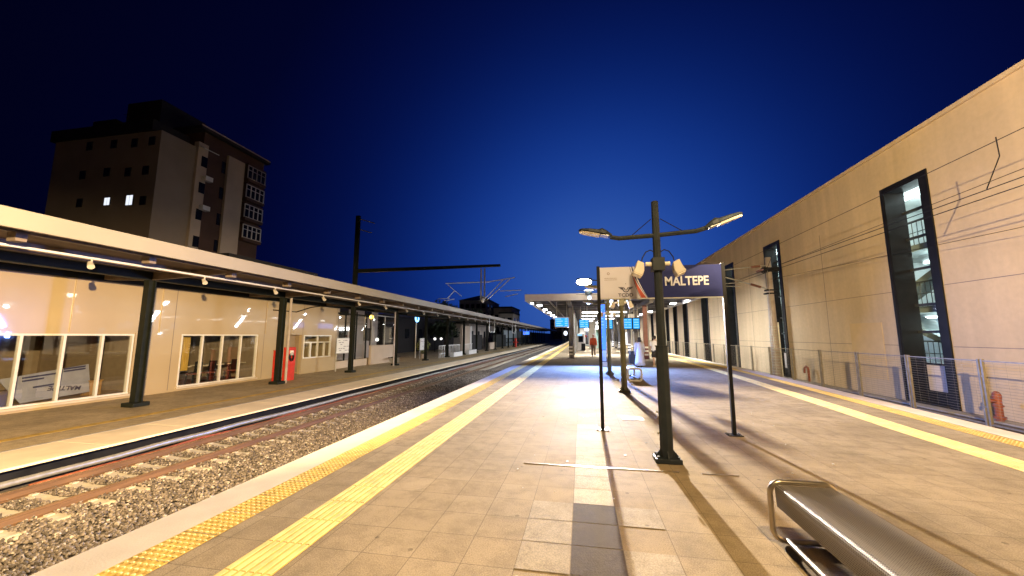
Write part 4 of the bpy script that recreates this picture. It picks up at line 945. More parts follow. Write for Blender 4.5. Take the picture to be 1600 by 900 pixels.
# ================================================================== ISLAND PLATFORM THINGS
def platform_lamp(x, y, lab, pm, lit=False):
    t = thing('platform_lamp', (x, y, 0), lab, 'lamp post', 'double arm lamp posts on the island platform')
    MB().box(x-.16, x+.16, y-.13, y+.13, .004, .06).obj('base_plate', M['post'] if pm == 'post' else M['olive'], t, bevel=.008)
    m = MB()
    for a, b in ((-.12, -.09), (.12, -.09), (-.12, .09), (.12, .09)): m.tube((x+a, y+b, .06), (x+a, y+b, .085), .018, 6)
    for q in (0, 1, 2, 3):
        d = Vector((math.cos(q*math.pi/2), math.sin(q*math.pi/2), 0)); c = Vector((x, y, 0))
        m.prism([c+d*.07+Vector((0, 0, .06)), c+d*.15+Vector((0, 0, .06)), c+d*.07+Vector((0, 0, .16))], d.cross(Vector((0, 0, 1)))*.012)
    m.obj('gusset', M[pm], t)
    MB().tube((x, y, .06), (x, y, 1.46), .083, 8, .078).tube((x, y, 1.46), (x, y, 1.475), .088, 8).obj('sleeve', M[pm], t)
    MB().tube((x, y, 1.475), (x, y, 3.46), .060, 8, .048).ell((x, y, 3.46), .048, .048, .02).obj('pole', M[pm], t)
    arm = MB().path([(x-.62, y, 2.99), (x-.5, y, 2.965), (x, y, 2.985), (x+.52, y, 3.02), (x+.66, y, 3.06)], .032, 8); arm.obj('crossarm', M[pm], t)
    MB().box(x-.08, x+.08, y-.09, y+.08, 2.48, 2.66).obj('junction_box', M[pm], t, bevel=.008)
    MB().tube((x-.06, y, 3.22), (x-.34, y, 2.985), .006, 5).tube((x+.06, y, 3.22), (x+.36, y, 3.02), .006, 5).obj('stay', M['black'], t)
    for s, (p, d) in ((-1, (Vector((x-.60, y, 3.0)), Vector((-.455, 0, .105)))), (1, (Vector((x+.63, y, 3.045)), Vector((.475, 0, .185))))):
        L_ = d.length; u = d.normalized(); w = Vector((0, 1, 0)); n = u.cross(w)
        if n.z < 0: n = -n
        rings = []; rings2 = []
        for f, hw, hh in ((0, .045, .03), (.06, .06, .04), (.18, .095, .065), (.32, .105, .085), (.42, .10, .06), (.7, .105, .05), (.9, .085, .035), (.98, .05, .02), (1.0, .02, .01)):
            c = p+u*L_*f
            rings.append([c+w*(-hw), c+w*(-hw*.9)+n*hh*.6, c+w*(-hw*.4)+n*hh, c+w*(hw*.4)+n*hh, c+w*(hw*.9)+n*hh*.6, c+w*hw, c+w*hw*.8-n*.012, c-w*hw*.8-n*.012])
        hd_ = MB().loft(rings).obj('lamp_head', M[pm], t, smooth=False)
        for f, hw in ((.36, .085), (.45, .092), (.7, .092), (.88, .072), (.965, .035)):
            c = p+u*L_*f-n*.0125; rings2.append([c-w*hw, c+w*hw, c+w*hw*.7-n*.022, c-w*hw*.7-n*.022])
        MB().loft(rings2).obj('lens', M['lens'], hd_)
        c = p+u*L_*.22-n*.014; MB().obox(c, u*.06, w*.075, n*.006).obj('cover', M['galv'], hd_)
        # small floodlight on its own bracket
        q = Vector((x+s*.23, y-.02, 2.545)); MB().tube((x+s*.07, y, 2.58), (q.x-s*.07, y, 2.585), .03, 8).obj('bracket', M['lens'], t)
        dn = Vector((s*.42, -.15, -.9)).normalized(); a_ = Vector((0, 1, 0)).cross(dn).normalized(); b_ = dn.cross(a_)
        R0 = [q+Vector((0, 0, .06))+a_*i*.046+b_*j*.058 for i, j in ((-1, -1), (1, -1), (1, 1), (-1, 1))]
        R1 = [q+dn*.05+a_*i*.062+b_*j*.070 for i, j in ((-1, -1), (1, -1), (1, 1), (-1, 1))]
        R2 = [q+dn*.13+a_*i*.068+b_*j*.075 for i, j in ((-1, -1), (1, -1), (1, 1), (-1, 1))]
        fl = MB().loft([R0, R1, R2]).obj('floodlight', M['beige'], t, bevel=.01)
        MB().obox(q+dn*.133, a_*.058, b_*.066, dn*.004).obj('front_glass', M['lens'], fl)
        MB().path([(x+s*.03, y-.02, 2.74), (x+s*.09, y-.02, 2.775), (x+s*.15, y-.02, 2.75), (x+s*.20, y-.02, 2.67), (q.x-s*.02, y-.02, 2.62)], .008, 5).obj('cable', M['green'], t)
    m = MB()
    for z in (.35, .62, 1.2): m.tube((x-.09, y-.02, z), (x-.11, y-.02, z), .016, 6)
    m.obj('bolt', M['galv'], t)
    return t
platform_lamp(1.055, 5.36, 'nearest grey green double arm lamp post standing in front of the station name sign', 'post')
platform_lamp(1.19, 11.5, 'olive lamp post directly behind the name sign, beside the farther bench', 'olive')
platform_lamp(1.15, 16.65, 'third lamp post, olive, just in front of the blue lit totem', 'olive')

# lit lamp post behind the viewpoint: the warm light on the near platform
def tall_lamp(x, y, h, lab, heads):
    t = thing('tall_lamp', (x, y, 0), lab, 'lamp post')
    MB().box(x-.2, x+.2, y-.2, y+.2, .004, .06).obj('base_plate', M['post'], t)
    MB().tube((x, y, .06), (x, y, h+.1), .09, 10, .055).obj('pole', M['post'], t)
    for (hx, hy_) in heads:
        MB().tube((x, y, h), (x+hx*.6, y+hy_*.6, h+.06), .035, 8).obj('arm', M['post'], t)
        c = Vector((x+hx, y+hy_, h+.10)); u = Vector((hx, hy_, 0)).normalized(); w = Vector((-u.y, u.x, 0))
        hd_ = MB().obox(c-u*.05, u*.36, w*.13, (0, 0, .04)).obj('lamp_head', M['post'], t, bevel=.02)
        MB().obox(c-Vector((0, 0, .052)), u*.26, w*.10, (0, 0, .010)).obj('lens', M['e_lamp'], hd_)
    return t
tl = tall_lamp(1.5, -.9, 6.35, 'tall lit double arm lamp post just behind the viewpoint', [(0, 1.0), (0, -1.0)])
lamp('lamp_light', 'POINT', (1.5, .08, 6.24), P_NEAR, WARM, .10, parent=tl)
lamp('lamp_light', 'POINT', (1.5, -1.88, 6.24), P_NEAR*.3, WARM, .10, parent=tl)
def shuttered_flood(p, target, up_cut, down_cut, power, color, half, tl=tl, rad=.045):
    """added floodlight head, its beam cut by an upper visor and a lower shutter plate on the tall lamp"""
    p = Vector(p); d = Vector(target)-p; u = Vector((d.x, d.y, 0)).normalized(); w = Vector((-u.y, u.x, 0)); Lp = .55
    hd_ = MB().obox(p-u*.16, u*.08, w*.2, (0, 0, .14)).obj('floodlight', M['post'], tl, bevel=.01)
    m = MB()
    for el, s_ in ((up_cut, 1), (down_cut, -1)):
        e = u*math.cos(R(el))+Vector((0, 0, math.sin(R(el)))); tip = p+e*Lp; root = p-u*.08+Vector((0, 0, s_*.13))
        c = (tip+root)/2; h = (tip-root)/2; m.obox(c, h, w*.75, h.cross(w).normalized()*.004)
    m.obj('beam_plate', M['post'], hd_)  # added plates, only there to cut the beam above and below
    lamp('added_flood_light', 'SPOT', p, power, color, rad, target=p+u*5+Vector((0, 0, 5*math.tan(R((up_cut+down_cut)/2)))), angle=half*2, blend=.5, parent=tl)
shuttered_flood((1.0, -1.0, 3.75), (-20, 11, 0), 9, -27, P_FLOOD, FLOODC, 39)  # side heads added out of view to brighten the left and right walls
shuttered_flood((2.0, -1.0, 4.45), (12, 10.5, 0), 42, -20, P_RIGHT, (1, .74, .39), 52)
MB().tube((1.12, -1.0, 3.75), (1.88, -1.0, 3.75), .03, 6).tube((1.88, -1.0, 3.75), (1.88, -1.0, 4.45), .03, 6).obj('bracket', M['post'], tl)
# bright glaring floodlight in front of the platform canopy
gp = tall_lamp(1.38, 23.6, 4.98, 'bright glaring floodlight on a tall post before the platform canopy', [(-1.10, 0)])
hd_ = MB().obox((.27, 23.47, 4.93), (.46, 0, 0), (0, .06, .03), (0, -.05, .20)).obj('floodlight', M['post'], gp)
MB().ell((.25, 23.36, 4.90), .46, .05, .20, 24, 12).obj('lens', emit('glaring_lens', (1, .88, .62), 40), hd_, smooth=True)
shuttered_flood((.50, 23.10, 4.22), (.95, 0, 0), 8, -19, P_GLARE, (1, .86, .70), 33, gp, .10)  # second head added under the glaring one to throw its light lower
MB().tube((.50, 23.27, 4.34), (.50, 23.6, 5.02), .022, 6).obj('bracket', M['post'], gp)

# station name sign
SX0, SX1, SY = .33, 2.41, 6.9
sg = thing('station_name_sign', ((SX0+SX1)/2, SY, 0), 'navy and white station name sign reading MALTEPE on two thin black posts', 'sign')
for x in (SX0, SX1):
    m = MB().box(x-.028, x+.028, SY-.028, SY+.028, .012, 2.85); p_ = m.obj('post', M['black'], sg)
    b_ = MB().box(x-.11, x+.11, SY-.09, SY+.09, .004, .012).obj('base_plate', M['black'], p_)
    q = MB()
    for a in (-.085, .085):
        for b in (-.06, .06): q.tube((x+a, SY+b, .012), (x+a, SY+b, .03), .014, 6)
    q.obj('bolt', M['galv'], p_)
px0, px1, pz0, pz1 = SX0+.028, SX1-.028, 2.265, 2.825
MB().box(px0, px1, SY-.02, SY+.02, pz0, pz1).obj('panel', M['navy'], sg)
MB().box(px0, px1, SY-.028, SY+.028, pz0-.016, pz0-.001).obj('bottom_rail', M['galv'], sg)
yf = SY-.0215
def edge_x(t): return .905+.05*t+.22*t**1.6*.92      # curved white boundary from top (t=0) to bottom (t=1)
tt = [i/10 for i in range(11)]
def sheet(a, b, y, mt, nm):
    m = MB()
    for i in range(10):
        z1_, z2_ = pz1-(pz1-pz0)*tt[i], pz1-(pz1-pz0)*tt[i+1]
        m.poly((a(tt[i]), y, z1_), (b(tt[i]), y, z1_), (b(tt[i+1]), y, z2_), (a(tt[i+1]), y, z2_))
    return m.obj(nm, mt, sg)
sheet(lambda t: px0, edge_x, yf, M['signwhite'], 'white_field')
sheet(lambda t: edge_x(t)-.016-.085*max(0, t-.28)/.72, lambda t: edge_x(t)-.016, yf-.001, M['signred'], 'red_band')
sheet(lambda t: edge_x(t)-.030-.085*max(0, t-.28)/.72, lambda t: edge_x(t)-.022-.085*max(0, t-.28)/.72, yf-.0015, M['ink'], 'dark_line')
sheet(lambda t: edge_x(t)+.016*(1-t)+.006, lambda t: edge_x(t)+.016*(1-t)+.03*(1-t)+.010, yf-.001, M['signwhite'], 'thin_white_band')
text('MALTEPE', .218, (1.452, yf-.004, 2.474), M['signletter'], sg, bold=.005, sx=.815)
text('TCDD', .082, (.665, yf-.004, 2.292), M['ink'], sg, bold=.002, sx=1.12)
m = MB(); cx, cz = .80, 2.425                      # winged wheel emblem
def arcband(m, cx, cz, r0, r1, a0, a1, n=14, y=yf-.003):
    for i in range(n):
        a, b = a0+(a1-a0)*i/n, a0+(a1-a0)*(i+1)/n
        m.poly((cx+r0*math.cos(a), y, cz+r0*math.sin(a)), (cx+r1*math.cos(a), y, cz+r1*math.sin(a)), (cx+r1*math.cos(b), y, cz+r1*math.sin(b)), (cx+r0*math.cos(b), y, cz+r0*math.sin(b)))
arcband(m, cx, cz, .042, .060, R(170), R(370)); arcband(m, cx, cz+.005, .018, .030, R(180), R(360))
for s in (-1, 1):
    for j, (l_, z) in enumerate(((.135, .030), (.11, .014), (.085, -.001))):
        m.poly((cx+s*.052, yf-.003, cz+z-.010), (cx+s*(.052+l_*.5), yf-.003, cz+z-.002), (cx+s*l_, yf-.003, cz+z+.010), (cx+s*(.052+l_*.45), yf-.003, cz+z+.009), (cx+s*.045, yf-.003, cz+z+.004))
    m.poly((cx+s*.030, yf-.003, cz+.030), (cx+s*.052, yf-.003, cz+.034), (cx+s*.020, yf-.003, cz-.010), (cx+s*.010, yf-.003, cz+.0))
m.poly((cx-.008, yf-.003, cz+.095), (cx, yf-.003, cz+.087), (cx+.008, yf-.003, cz+.095), (cx, yf-.003, cz+.103))
m.obj('emblem', M['ink'], sg)
m = MB(); rnd = random.Random(2)
for z, x1 in ((2.625, .655), (2.595, .655)):
    x = .435
    while x < x1: 
        w = rnd.uniform(.008, .03); m.poly((x, yf-.002, z-.005), (min(x+w, x1), yf-.002, z-.005), (min(x+w, x1), yf-.002, z+.006), (x, yf-.002, z+.006)); x += w+.006
arcband(m, .505, 2.71, .012, .026, 0, 6.283, 12, yf-.002)
m.obj('small_print', M['faintink'], sg)

# benches
def bench(x0, x1, y0, y1, lab, seatm, frm, r=.021):
    t = thing('platform_bench', ((x0+x1)/2, (y0+y1)/2, 0), lab, 'bench', 'metal benches on the island platform')
    zt, zb_ = .455, r+.004; rc = .085
    def loop(y):
        pts = []
        for cx, cz, a0 in ((x1-rc, zt-rc, 0), (x0+rc, zt-rc, 90), (x0+rc, zb_+rc, 180), (x1-rc, zb_+rc, 270)):
            for i in range(6): a = R(a0+18*i); pts.append((cx+rc*math.cos(a), y, cz+rc*math.sin(a)))
        return MB().path(pts, r, 10, closed=True).obj('end_frame', frm, t, smooth=True)
    loop(y0); loop(y1)
    MB().tube((x0+.10, y0, .027), (x0+.10, y1, .027), r*.95, 10).tube((x1-.10, y0, .027), (x1-.10, y1, .027), r*.95, 10).obj('floor_rail', frm, t, smooth=True)
    # pressed seat sheet: flat top with rounded front and back aprons
    prof = []
    zs = .445
    for (px, pz) in ((x0+.034, zs-.165), (x0+.028, zs-.06), (x0+.030, zs-.030), (x0+.036, zs-.015), (x0+.048, zs-.005), (x0+.065, zs-.001), (x0+.10, zs-.001), ((x0+x1)/2-.06, zs-.007), ((x0+x1)/2+.06, zs-.007), (x1-.07, zs-.001), (x1-.045, zs-.001), (x1-.033, zs-.006), (x1-.028, zs-.018), (x1-.028, zs-.045)): prof.append((px, pz))
    m = MB(); n = len(prof); ya, yb = y0+.022, y1-.022
    vs = [(px, ya, pz) for px, pz in prof]+[(px, yb, pz) for px, pz in prof]
    m.add(vs, [(i, i+1, n+i+1, n+i) for i in range(n-1)])
    o = m.obj('seat', seatm, t, smooth=False); sd = o.modifiers.new('solid', 'SOLIDIFY'); sd.thickness = .004
    MB().box((x0+x1)/2-.02, (x0+x1)/2+.02, ya, yb, zs-.055, zs-.022).obj('bearer', M['black'], t)
    return t
bench(1.44, 1.905, 1.55, 3.47, 'dark perforated metal bench with tubular frame in the near right foreground', M['seat'], M['steel'])
bench(1.60, 2.06, 14.1, 16.0, 'farther metal bench with bright white end frames beside the olive lamp post', M['seat'], M['whitep'], .034)

# litter bits and drain cover on the paving
rnd = random.Random(11); m = MB()
for i in range(34):
    x, y = rnd.uniform(-1.2, 3.5), rnd.uniform(2.6, 9); s = rnd.uniform(.004, .012); a = rnd.random()*6
    m.obox((x, y, .006), (s*math.cos(a), s*math.sin(a), 0), (-s*.6*math.sin(a), s*.6*math.cos(a), 0), (0, 0, .003))
tag(m.obj('litter', M['whitep']), 'tiny pale crumbs scattered over the paving', 'litter', kind='stuff')
tag(MB().box(.75, 1.15, 7.75, 8.05, .003, .009).obj('drain_cover', M['galv']), 'small flat metal drain cover in the paving behind the name sign', 'drain cover')

# ================================================================== PLATFORM CANOPY AND WHAT STANDS UNDER IT
C0, C1 = 24.6, 118
CXA, CXB, CZ0, CZ1 = -3.62, 7.35, 3.90, 4.34
ic = thing('island_canopy', ((CXA+CXB)/2, 60, 0), 'wide pale grey canopy with steel columns over the far island platform', 'canopy')
m = MB().box(CXA, CXB, C0, C0+.12, CZ0, CZ1).box(CXA, CXA+.12, C0+.12, C1, CZ0, CZ1).box(CXB-.12, CXB, C0+.12, C1, CZ0, CZ1); m.obj('fascia', M['fascia_island'], ic)
MB().box(CXA+.12, CXB-.12, C0+.12, C1, 4.20, 4.30).obj('ceiling', M['ceil'], ic)
m = MB(); y = C0+2
while y < C1: m.box(CXA+.12, CXB-.12, y-.08, y+.08, 4.0, 4.2); y += 2.35
m.obj('crossbeam', M['colgrey'], ic)
m = MB()
for x in (-.75, 4.4): m.box(x-.12, x+.12, C0+.12, C1, 3.72, 3.999)
m.box(1.6, 1.75, C0+.12, C1, 3.85, 3.999).box(-2.1, -2.0, C0+.12, C1, 3.9, 3.999); m.obj('long_beam', M['colgrey'], ic)
for x, mt in ((-.75, 'colgrey'), (4.45, 'colred')):
    first = None
    for i in range(18):
        y = 27.9+4.75*i
        if y > C1: break
        if first is None:
            first = MB().box(x-.13, x+.13, y-.13, y-.09, .03, 3.72).box(x-.13, x+.13, y+.09, y+.13, .03, 3.72).box(x-.03, x+.03, y-.09, y+.09, .03, 3.72).obj('column', M[mt], ic)
            MB().box(x-.24, x+.24, y-.24, y+.24, .004, .03).obj('base_plate', M['black'], first)
            bd_ = MB()
            for z in (.25, .5, .75): bd_.box(x-.136, x+.136, y-.136, y-.1305, z, z+.12)
            bd_.obj('white_band', M['letter'], first)
            MB().tube((x+.18, y, .03), (x+.18, y, 3.8), .05, 8).obj('downpipe', M['galv'], first)
        else:
            if mt == 'colred' and i == 1:
                o_ = first; first = o_.copy(); first.data = o_.data.copy(); first.data.materials[0] = M['colgrey']; COL.objects.link(first); first.parent = ic; first.location = o_.location+Vector((0, 4.75, 0))
                for ch in o_.children: d = ch.copy(); COL.objects.link(d); d.parent = first
                base_i = 1; continue
            c = first.copy(); COL.objects.link(c); c.parent = ic; c.location = first.location+Vector((0, 4.75*(i-(1 if mt == 'colred' else 0)), 0))
            for ch in first.children: d = ch.copy(); COL.objects.link(d); d.parent = c
# bright lamps under the canopy edges
def edge_lamp(x, y, lab):
    t = thing('canopy_lamp', (x, y, 3.8), lab, 'ceiling lamp', 'bright lamps under the edges of the island canopy')
    MB().box(x-.18, x+.18, y-.32, y+.32, 3.84, 3.93).obj('housing', M['galv'], t, bevel=.01)
    MB().box(x-.15, x+.15, y-.28, y+.28, 3.80, 3.839).obj('diffuser', M['e_cool'], t)
    return t
for side, x in (('left', -2.95), ('right', 6.3)):
    e0 = None
    for i in range(11):
        y = 27.5+4.4*i; lab = 'bright white lamp under the %s edge of the island canopy, %s from the front' % (side, ORD[i])
        if e0 is None: e0 = edge_lamp(x, y, lab)
        else: copy_tree(e0, (x, y, 3.8), lab)
for i in range(11):
    y = 27.5+8.8*i
    for x, tx in ((-2.95, -9.5), (6.3, 10.5)): lamp('canopy_light', 'AREA', (x, y, 3.78), P_CANOPY, COOL, sx=.3, sy=3.0, angle=140, target=(tx, y+.6, -1.2))
def strip_lamp(x0, x1, y, lab, z=3.45):
    t = thing('strip_lamp', ((x0+x1)/2, y, z), lab, 'ceiling lamp', 'white strip lamps hanging under the island canopy')
    MB().box(x0, x1, y-.10, y+.10, z+.06, z+.14).obj('housing', M['galv'], t)
    MB().box(x0+.03, x1-.03, y-.08, y+.08, z, z+.059).obj('tube', M['e_white'], t)
    MB().tube((x0+.2, y, z+.14), (x0+.2, y, 4.0), .012, 5).tube((x1-.2, y, z+.14), (x1-.2, y, 4.0), .012, 5).obj('hanger', M['galv'], t)
k2 = 0
for y in (31, 36.5, 42.5, 49, 56, 64):
    for x0, x1 in ((.1, 1.5), (2.1, 3.6)):
        strip_lamp(x0, x1, y, 'white strip lamp across the island canopy ceiling, %s pair from the front, %s one' % (ORD[k2//2], 'left' if k2 % 2 == 0 else 'right')); k2 += 1
for y in (33, 43, 54, 66):
    lamp('canopy_light', 'AREA', (1.8, y, 3.7), P_CANOPY*1.6, COOL, sx=4, sy=1.0, angle=150)

# information screens
def screen(x0, x1, y, z0, z1, lab, body='black', hang=True):
    t = thing('information_screen', ((x0+x1)/2, y, z0), lab, 'screen', 'blue information screens under the island canopy')
    MB().box(x0-.06, x1+.06, y-.07, y+.07, z0-.06, z1+.06).obj('housing', M[body], t, bevel=.01)
    f_ = MB().box(x0, x1, y-.078, y-.071, z0, z1).obj('display', M['e_blue'], t)
    m = MB()
    for j in range(4):
        z = z1-(z1-z0)*(j+.5)/4; m.box(x0+.06, x0+(x1-x0)*(.45+.12*(j % 2)), y-.083, y-.079, z-.035, z+.035); m.box(x1-.25, x1-.06, y-.083, y-.079, z-.035, z+.035)
    m.obj('text_rows', M['e_pale'], f_)
    if hang: MB().tube((x0+.1, y, z1+.06), (x0+.1, y, 4.0), .03, 6).tube((x1-.1, y, z1+.06), (x1-.1, y, 4.0), .03, 6).obj('hanger', M['galv'], t)
screen(-1.75, -.85, 26.6, 2.25, 2.85, 'blue screen in a wide white frame at the left front of the island canopy', 'whitep')
screen(-.1, .62, 31.5, 2.28, 2.92, 'blue screen hanging left of the blue totem')
screen(1.75, 2.5, 31.5, 2.2, 2.9, 'blue screen hanging right of the blue totem, behind the olive lamp posts')
screen(3.15, 3.75, 29.5, 2.15, 2.9, 'narrower pale blue screen left of the maroon columns')
screen(3.85, 4.3, 29.5, 2.15, 2.9, 'narrowest pale blue screen directly beside the maroon columns')
pb = thing('pink_poster_board', (4.0, 31.5, 2.7), 'small pale pink notice hanging above the narrow screens', 'notice')
MB().box(3.75, 4.25, 31.45, 31.52, 2.75, 3.35).obj('panel', M['letter'], pb); MB().box(3.9, 4.1, 31.44, 31.449, 2.85, 3.0).obj('print', M['red'], pb); MB().tube((4.0, 31.5, 3.35), (4.0, 31.5, 4.0), .02, 5).obj('hanger', M['galv'], pb)
for i, (y, w) in enumerate(((46.5, 3.0), (52.5, 3.6))):
    t = thing('information_screen', (-1.2, y, 2.7), 'blue screen facing the left track under the island canopy, %s one' % ('nearer' if i == 0 else 'farther'), 'screen', 'blue information screens under the island canopy')
    MB().box(-1.25, -1.1, y-w/2, y+w/2, 2.65, 3.6).obj('housing', M['black'], t); MB().box(-1.258, -1.251, y-w/2+.06, y+w/2-.06, 2.72, 3.53).obj('display', M['e_left'], t)
    MB().tube((-1.17, y-.8, 3.6), (-1.17, y-.8, 4.0), .03, 6).tube((-1.17, y+.8, 3.6), (-1.17, y+.8, 4.0), .03, 6).obj('hanger', M['galv'], t)
# blue lit totem
bt = thing('blue_totem', (1.12, 20.5, 0), 'tall narrow totem glowing deep blue beside the third lamp post', 'totem')
MB().box(.95, 1.29, 20.42, 20.58, .25, 3.35).obj('housing', M['colgrey'], bt, bevel=.02)
MB().box(.975, 1.265, 20.405, 20.419, .9, 3.3).obj('light_panel', M['e_blue2'], bt)
MB().box(.99, 1.25, 20.405, 20.419, .3, .86).obj('lower_panel', mat('pale_blue_panel', (.35, .5, .75), .3), bt)
MB().box(.90, 1.34, 20.36, 20.64, .004, .25).obj('base', M['galv'], bt, bevel=.02)
m = MB(); rnd = random.Random(4)
for z in np.arange(1.2, 3.2, .16): m.box(1.0, 1.0+rnd.uniform(.05, .2), 20.399, 20.404, z, z+.05)
m.obj('text_rows', M['e_pale'], bt)
lamp('totem_light', 'AREA', (1.12, 20.38, 2.3), 3900, (.17, .32, 1), target=(1.0, 15.5, -.3), parent=bt, sx=.3, sy=1.8, angle=170)
def twin_spot(x, z, lab):
    t = thing('blue_white_spotlight', (x, 23.9, z), lab, 'spotlight', 'small spotlights at the front of the island canopy')
    MB().tube((x, 24.3, z+.06), (x-.05, 23.95, z), .09, 10, .13).obj('housing', M['galv'], t); MB().tube((x-.051, 23.945, z-.001), (x-.056, 23.92, z-.005), .115, 10).obj('lens', emit('lit_spot_blue', (.5, .68, 1), 5), t)
    MB().tube((x, 24.3, z+.1), (x, 24.6, 4.0), .025, 6).obj('bracket', M['galv'], t)
twin_spot(.62, 3.98, 'small bluish spotlight left of the name sign post, upper one'); twin_spot(.55, 3.66, 'small bluish spotlight left of the name sign post, lower one'); twin_spot(1.95, 3.72, 'small bluish spotlight seen below the white half of the name sign')
# ticket machine, kiosk room, lift shaft
vm = thing('ticket_machine', (.02, 42, 0), 'white and black ticket machine under the island canopy left of the person in orange', 'machine')
MB().box(-.45, .35, 41.7, 42.4, .02, 1.85).obj('body', M['whitep'], vm, bevel=.04); MB().box(-.30, .20, 41.68, 41.699, .95, 1.6).obj('screen', M['darkglass'], vm); MB().box(.0, .42, 41.66, 41.699, .06, .8).obj('hatch', M['black'], vm); MB().box(-.4, .1, 41.67, 41.699, 1.62, 1.8).obj('header', M['e_pale'], vm)
kr = thing('waiting_room', (1.9, 60, 0), 'bright white waiting room block under the far part of the island canopy', 'room')
MB().box(-.2, .55, 58, 58.6, .004, 3.7).box(1.0, 2.0, 52, 52.8, .004, 3.72).obj('pillar', M['whitep'], kr)
MB().box(-.2, 4.0, 62, 68, .004, 3.6).obj('wall', M['int_white'], kr)
MB().box(.7, 3.6, 61.93, 61.99, .3, 2.3).obj('window', M['darkglass'], kr); MB().box(-.1, 3.9, 61.9, 61.99, 2.6, 3.2).obj('lit_header', M['e_white'], kr)
MB().box(.1, .9, 61.85, 61.92, 1.4, 1.75).obj('red_notice', M['red'], kr)
ls = thing('glass_shelter', (2.35, 44, 0), 'low greenish glass shelter under the island canopy', 'shelter')
m = MB()
for x in (1.6, 3.0):
    for y in (43.2, 45.2): m.box(x-.03, x+.03, y-.03, y+.03, .004, 2.3)
m.box(1.57, 3.03, 43.17, 45.23, 2.3, 2.38); m.obj('frame', M['galv'], ls)
MB().poly((1.63, 45.2, .2), (2.97, 45.2, .2), (2.97, 45.2, 2.3), (1.63, 45.2, 2.3)).obj('rear_pane', mat('green_tint_glass', (.30, .48, .42), .1), ls)
MB().poly((1.63, 43.2, .2), (2.97, 43.2, .2), (2.97, 43.2, 1.4), (1.63, 43.2, 1.4)).obj('front_pane', M['glass'], ls)
MB().box(1.7, 2.9, 44.6, 45.0, .45, .52).obj('seat', M['galv'], ls)
tag(MB().box(2.2, 2.75, 36.3, 36.6, .004, 1.05).box(2.25, 2.7, 36.28, 36.3, .25, .85).obj('litter_bin', M['galv'], bevel=.02), 'grey metal litter bin under the island canopy before the glass shelter', 'bin')
# posters / shelter frames on the right half
for i, (y, x) in enumerate(((39.5, 5.4), (46.5, 5.4), (54, 5.4))):
    t = thing('platform_poster_stand', (x, y, 0), 'narrow white poster stand along the right side under the island canopy, %s from the front' % ORD[i], 'poster stand', 'poster stands under the island canopy')
    MB().box(x-.35, x+.35, y-.05, y+.05, .5, 2.1).obj('frame', M['colgrey'], t); MB().box(x-.3, x+.3, y-.056, y-.051, .56, 2.04).obj('poster', M['letter'], t)
    for d in (-.3, .3): MB().tube((x+d, y, .004), (x+d, y, .5), .03, 6).obj('leg', M['colgrey'], t)
# signal lamps down the line
sg2 = thing('track_signal', (-8.2, 128, -1.6), 'signal post with orange glow where the left track vanishes', 'signal')
MB().tube((-6.0, 128, -1.6), (-6.0, 128, 6.6), .09, 8).obj('post', M['galv'], sg2); MB().ell((-6.0, 127.8, 5.6), .62, .2, .9).obj('lamp', M['e_orange'], sg2)
sg3 = thing('white_signal', (-4.9, 126, -1.6), 'white blue glowing signal lamp just below the orange one', 'signal')
MB().tube((-5.0, 126, -1.6), (-5.0, 126, 2.4), .08, 8).obj('post', M['galv'], sg3); MB().ell((-5.0, 125.8, 2.5), .6, .2, .75).obj('lamp', M['e_cool2'] if 'e_cool2' in M else emit('lit_signal_white', (.8, .88, 1), 2.5), sg3)

# ================================================================== PEOPLE
def skin_body(name, joints, edges, mt, parent):
    idx = {k: i for i, k in enumerate(joints)}; o0 = wloc(parent)
    me = bpy.data.meshes.new(name); me.from_pydata([joints[k][0] for k in joints], [(idx[a], idx[b]) for a, b in edges], [])
    o = bpy.data.objects.new(name, me); COL.objects.link(o)
    sk = o.modifiers.new('skin', 'SKIN'); sk.use_smooth_shade = True
    for k, i in idx.items():
        r = joints[k][1]; me.skin_vertices[0].data[i].radius = r if isinstance(r, tuple) else (r, r)
    me.skin_vertices[0].data[0].use_root = True
    ss = o.modifiers.new('sub', 'SUBSURF'); ss.levels = ss.render_levels = 2
    bpy.context.view_layer.update()
    m2 = bpy.data.meshes.new_from_object(o.evaluated_get(bpy.context.evaluated_depsgraph_get())); bpy.data.objects.remove(o)
    m2.materials.clear(); m2.materials.append(mt)
    for p in m2.polygons: p.use_smooth = True
    q = bpy.data.objects.new(name, m2); COL.objects.link(q); q.parent = parent; return q
SKIN = mat('skin', (.45, .27, .18), .5, var=.05)
def hand_j(J, E, w, s, dirn, side):
    x, y, z = w
    J['pal'+s] = ((x, y+.01*dirn, z-.06), (.030, .018)); E.append(('wr'+s, 'pal'+s))
    for i, (dx, ln) in enumerate(((-.026, .062), (-.009, .072), (.009, .068), (.026, .052))):
        a, b = 'f%d%s' % (i, s), 'g%d%s' % (i, s)
        J[a] = ((x+dx*.25, y+dx+.01*dirn, z-.10), .0095); J[b] = ((x+dx*.25-side*.012, y+dx+.012*dirn, z-.10-ln), .0075); E += [('pal'+s, a), (a, b)]
    J['th'+s] = ((x-side*.004, y+.040*dirn, z-.075), .011); J['ti'+s] = ((x-side*.012, y+.052*dirn, z-.115), .0085); E += [('pal'+s, 'th'+s), ('th'+s, 'ti'+s)]
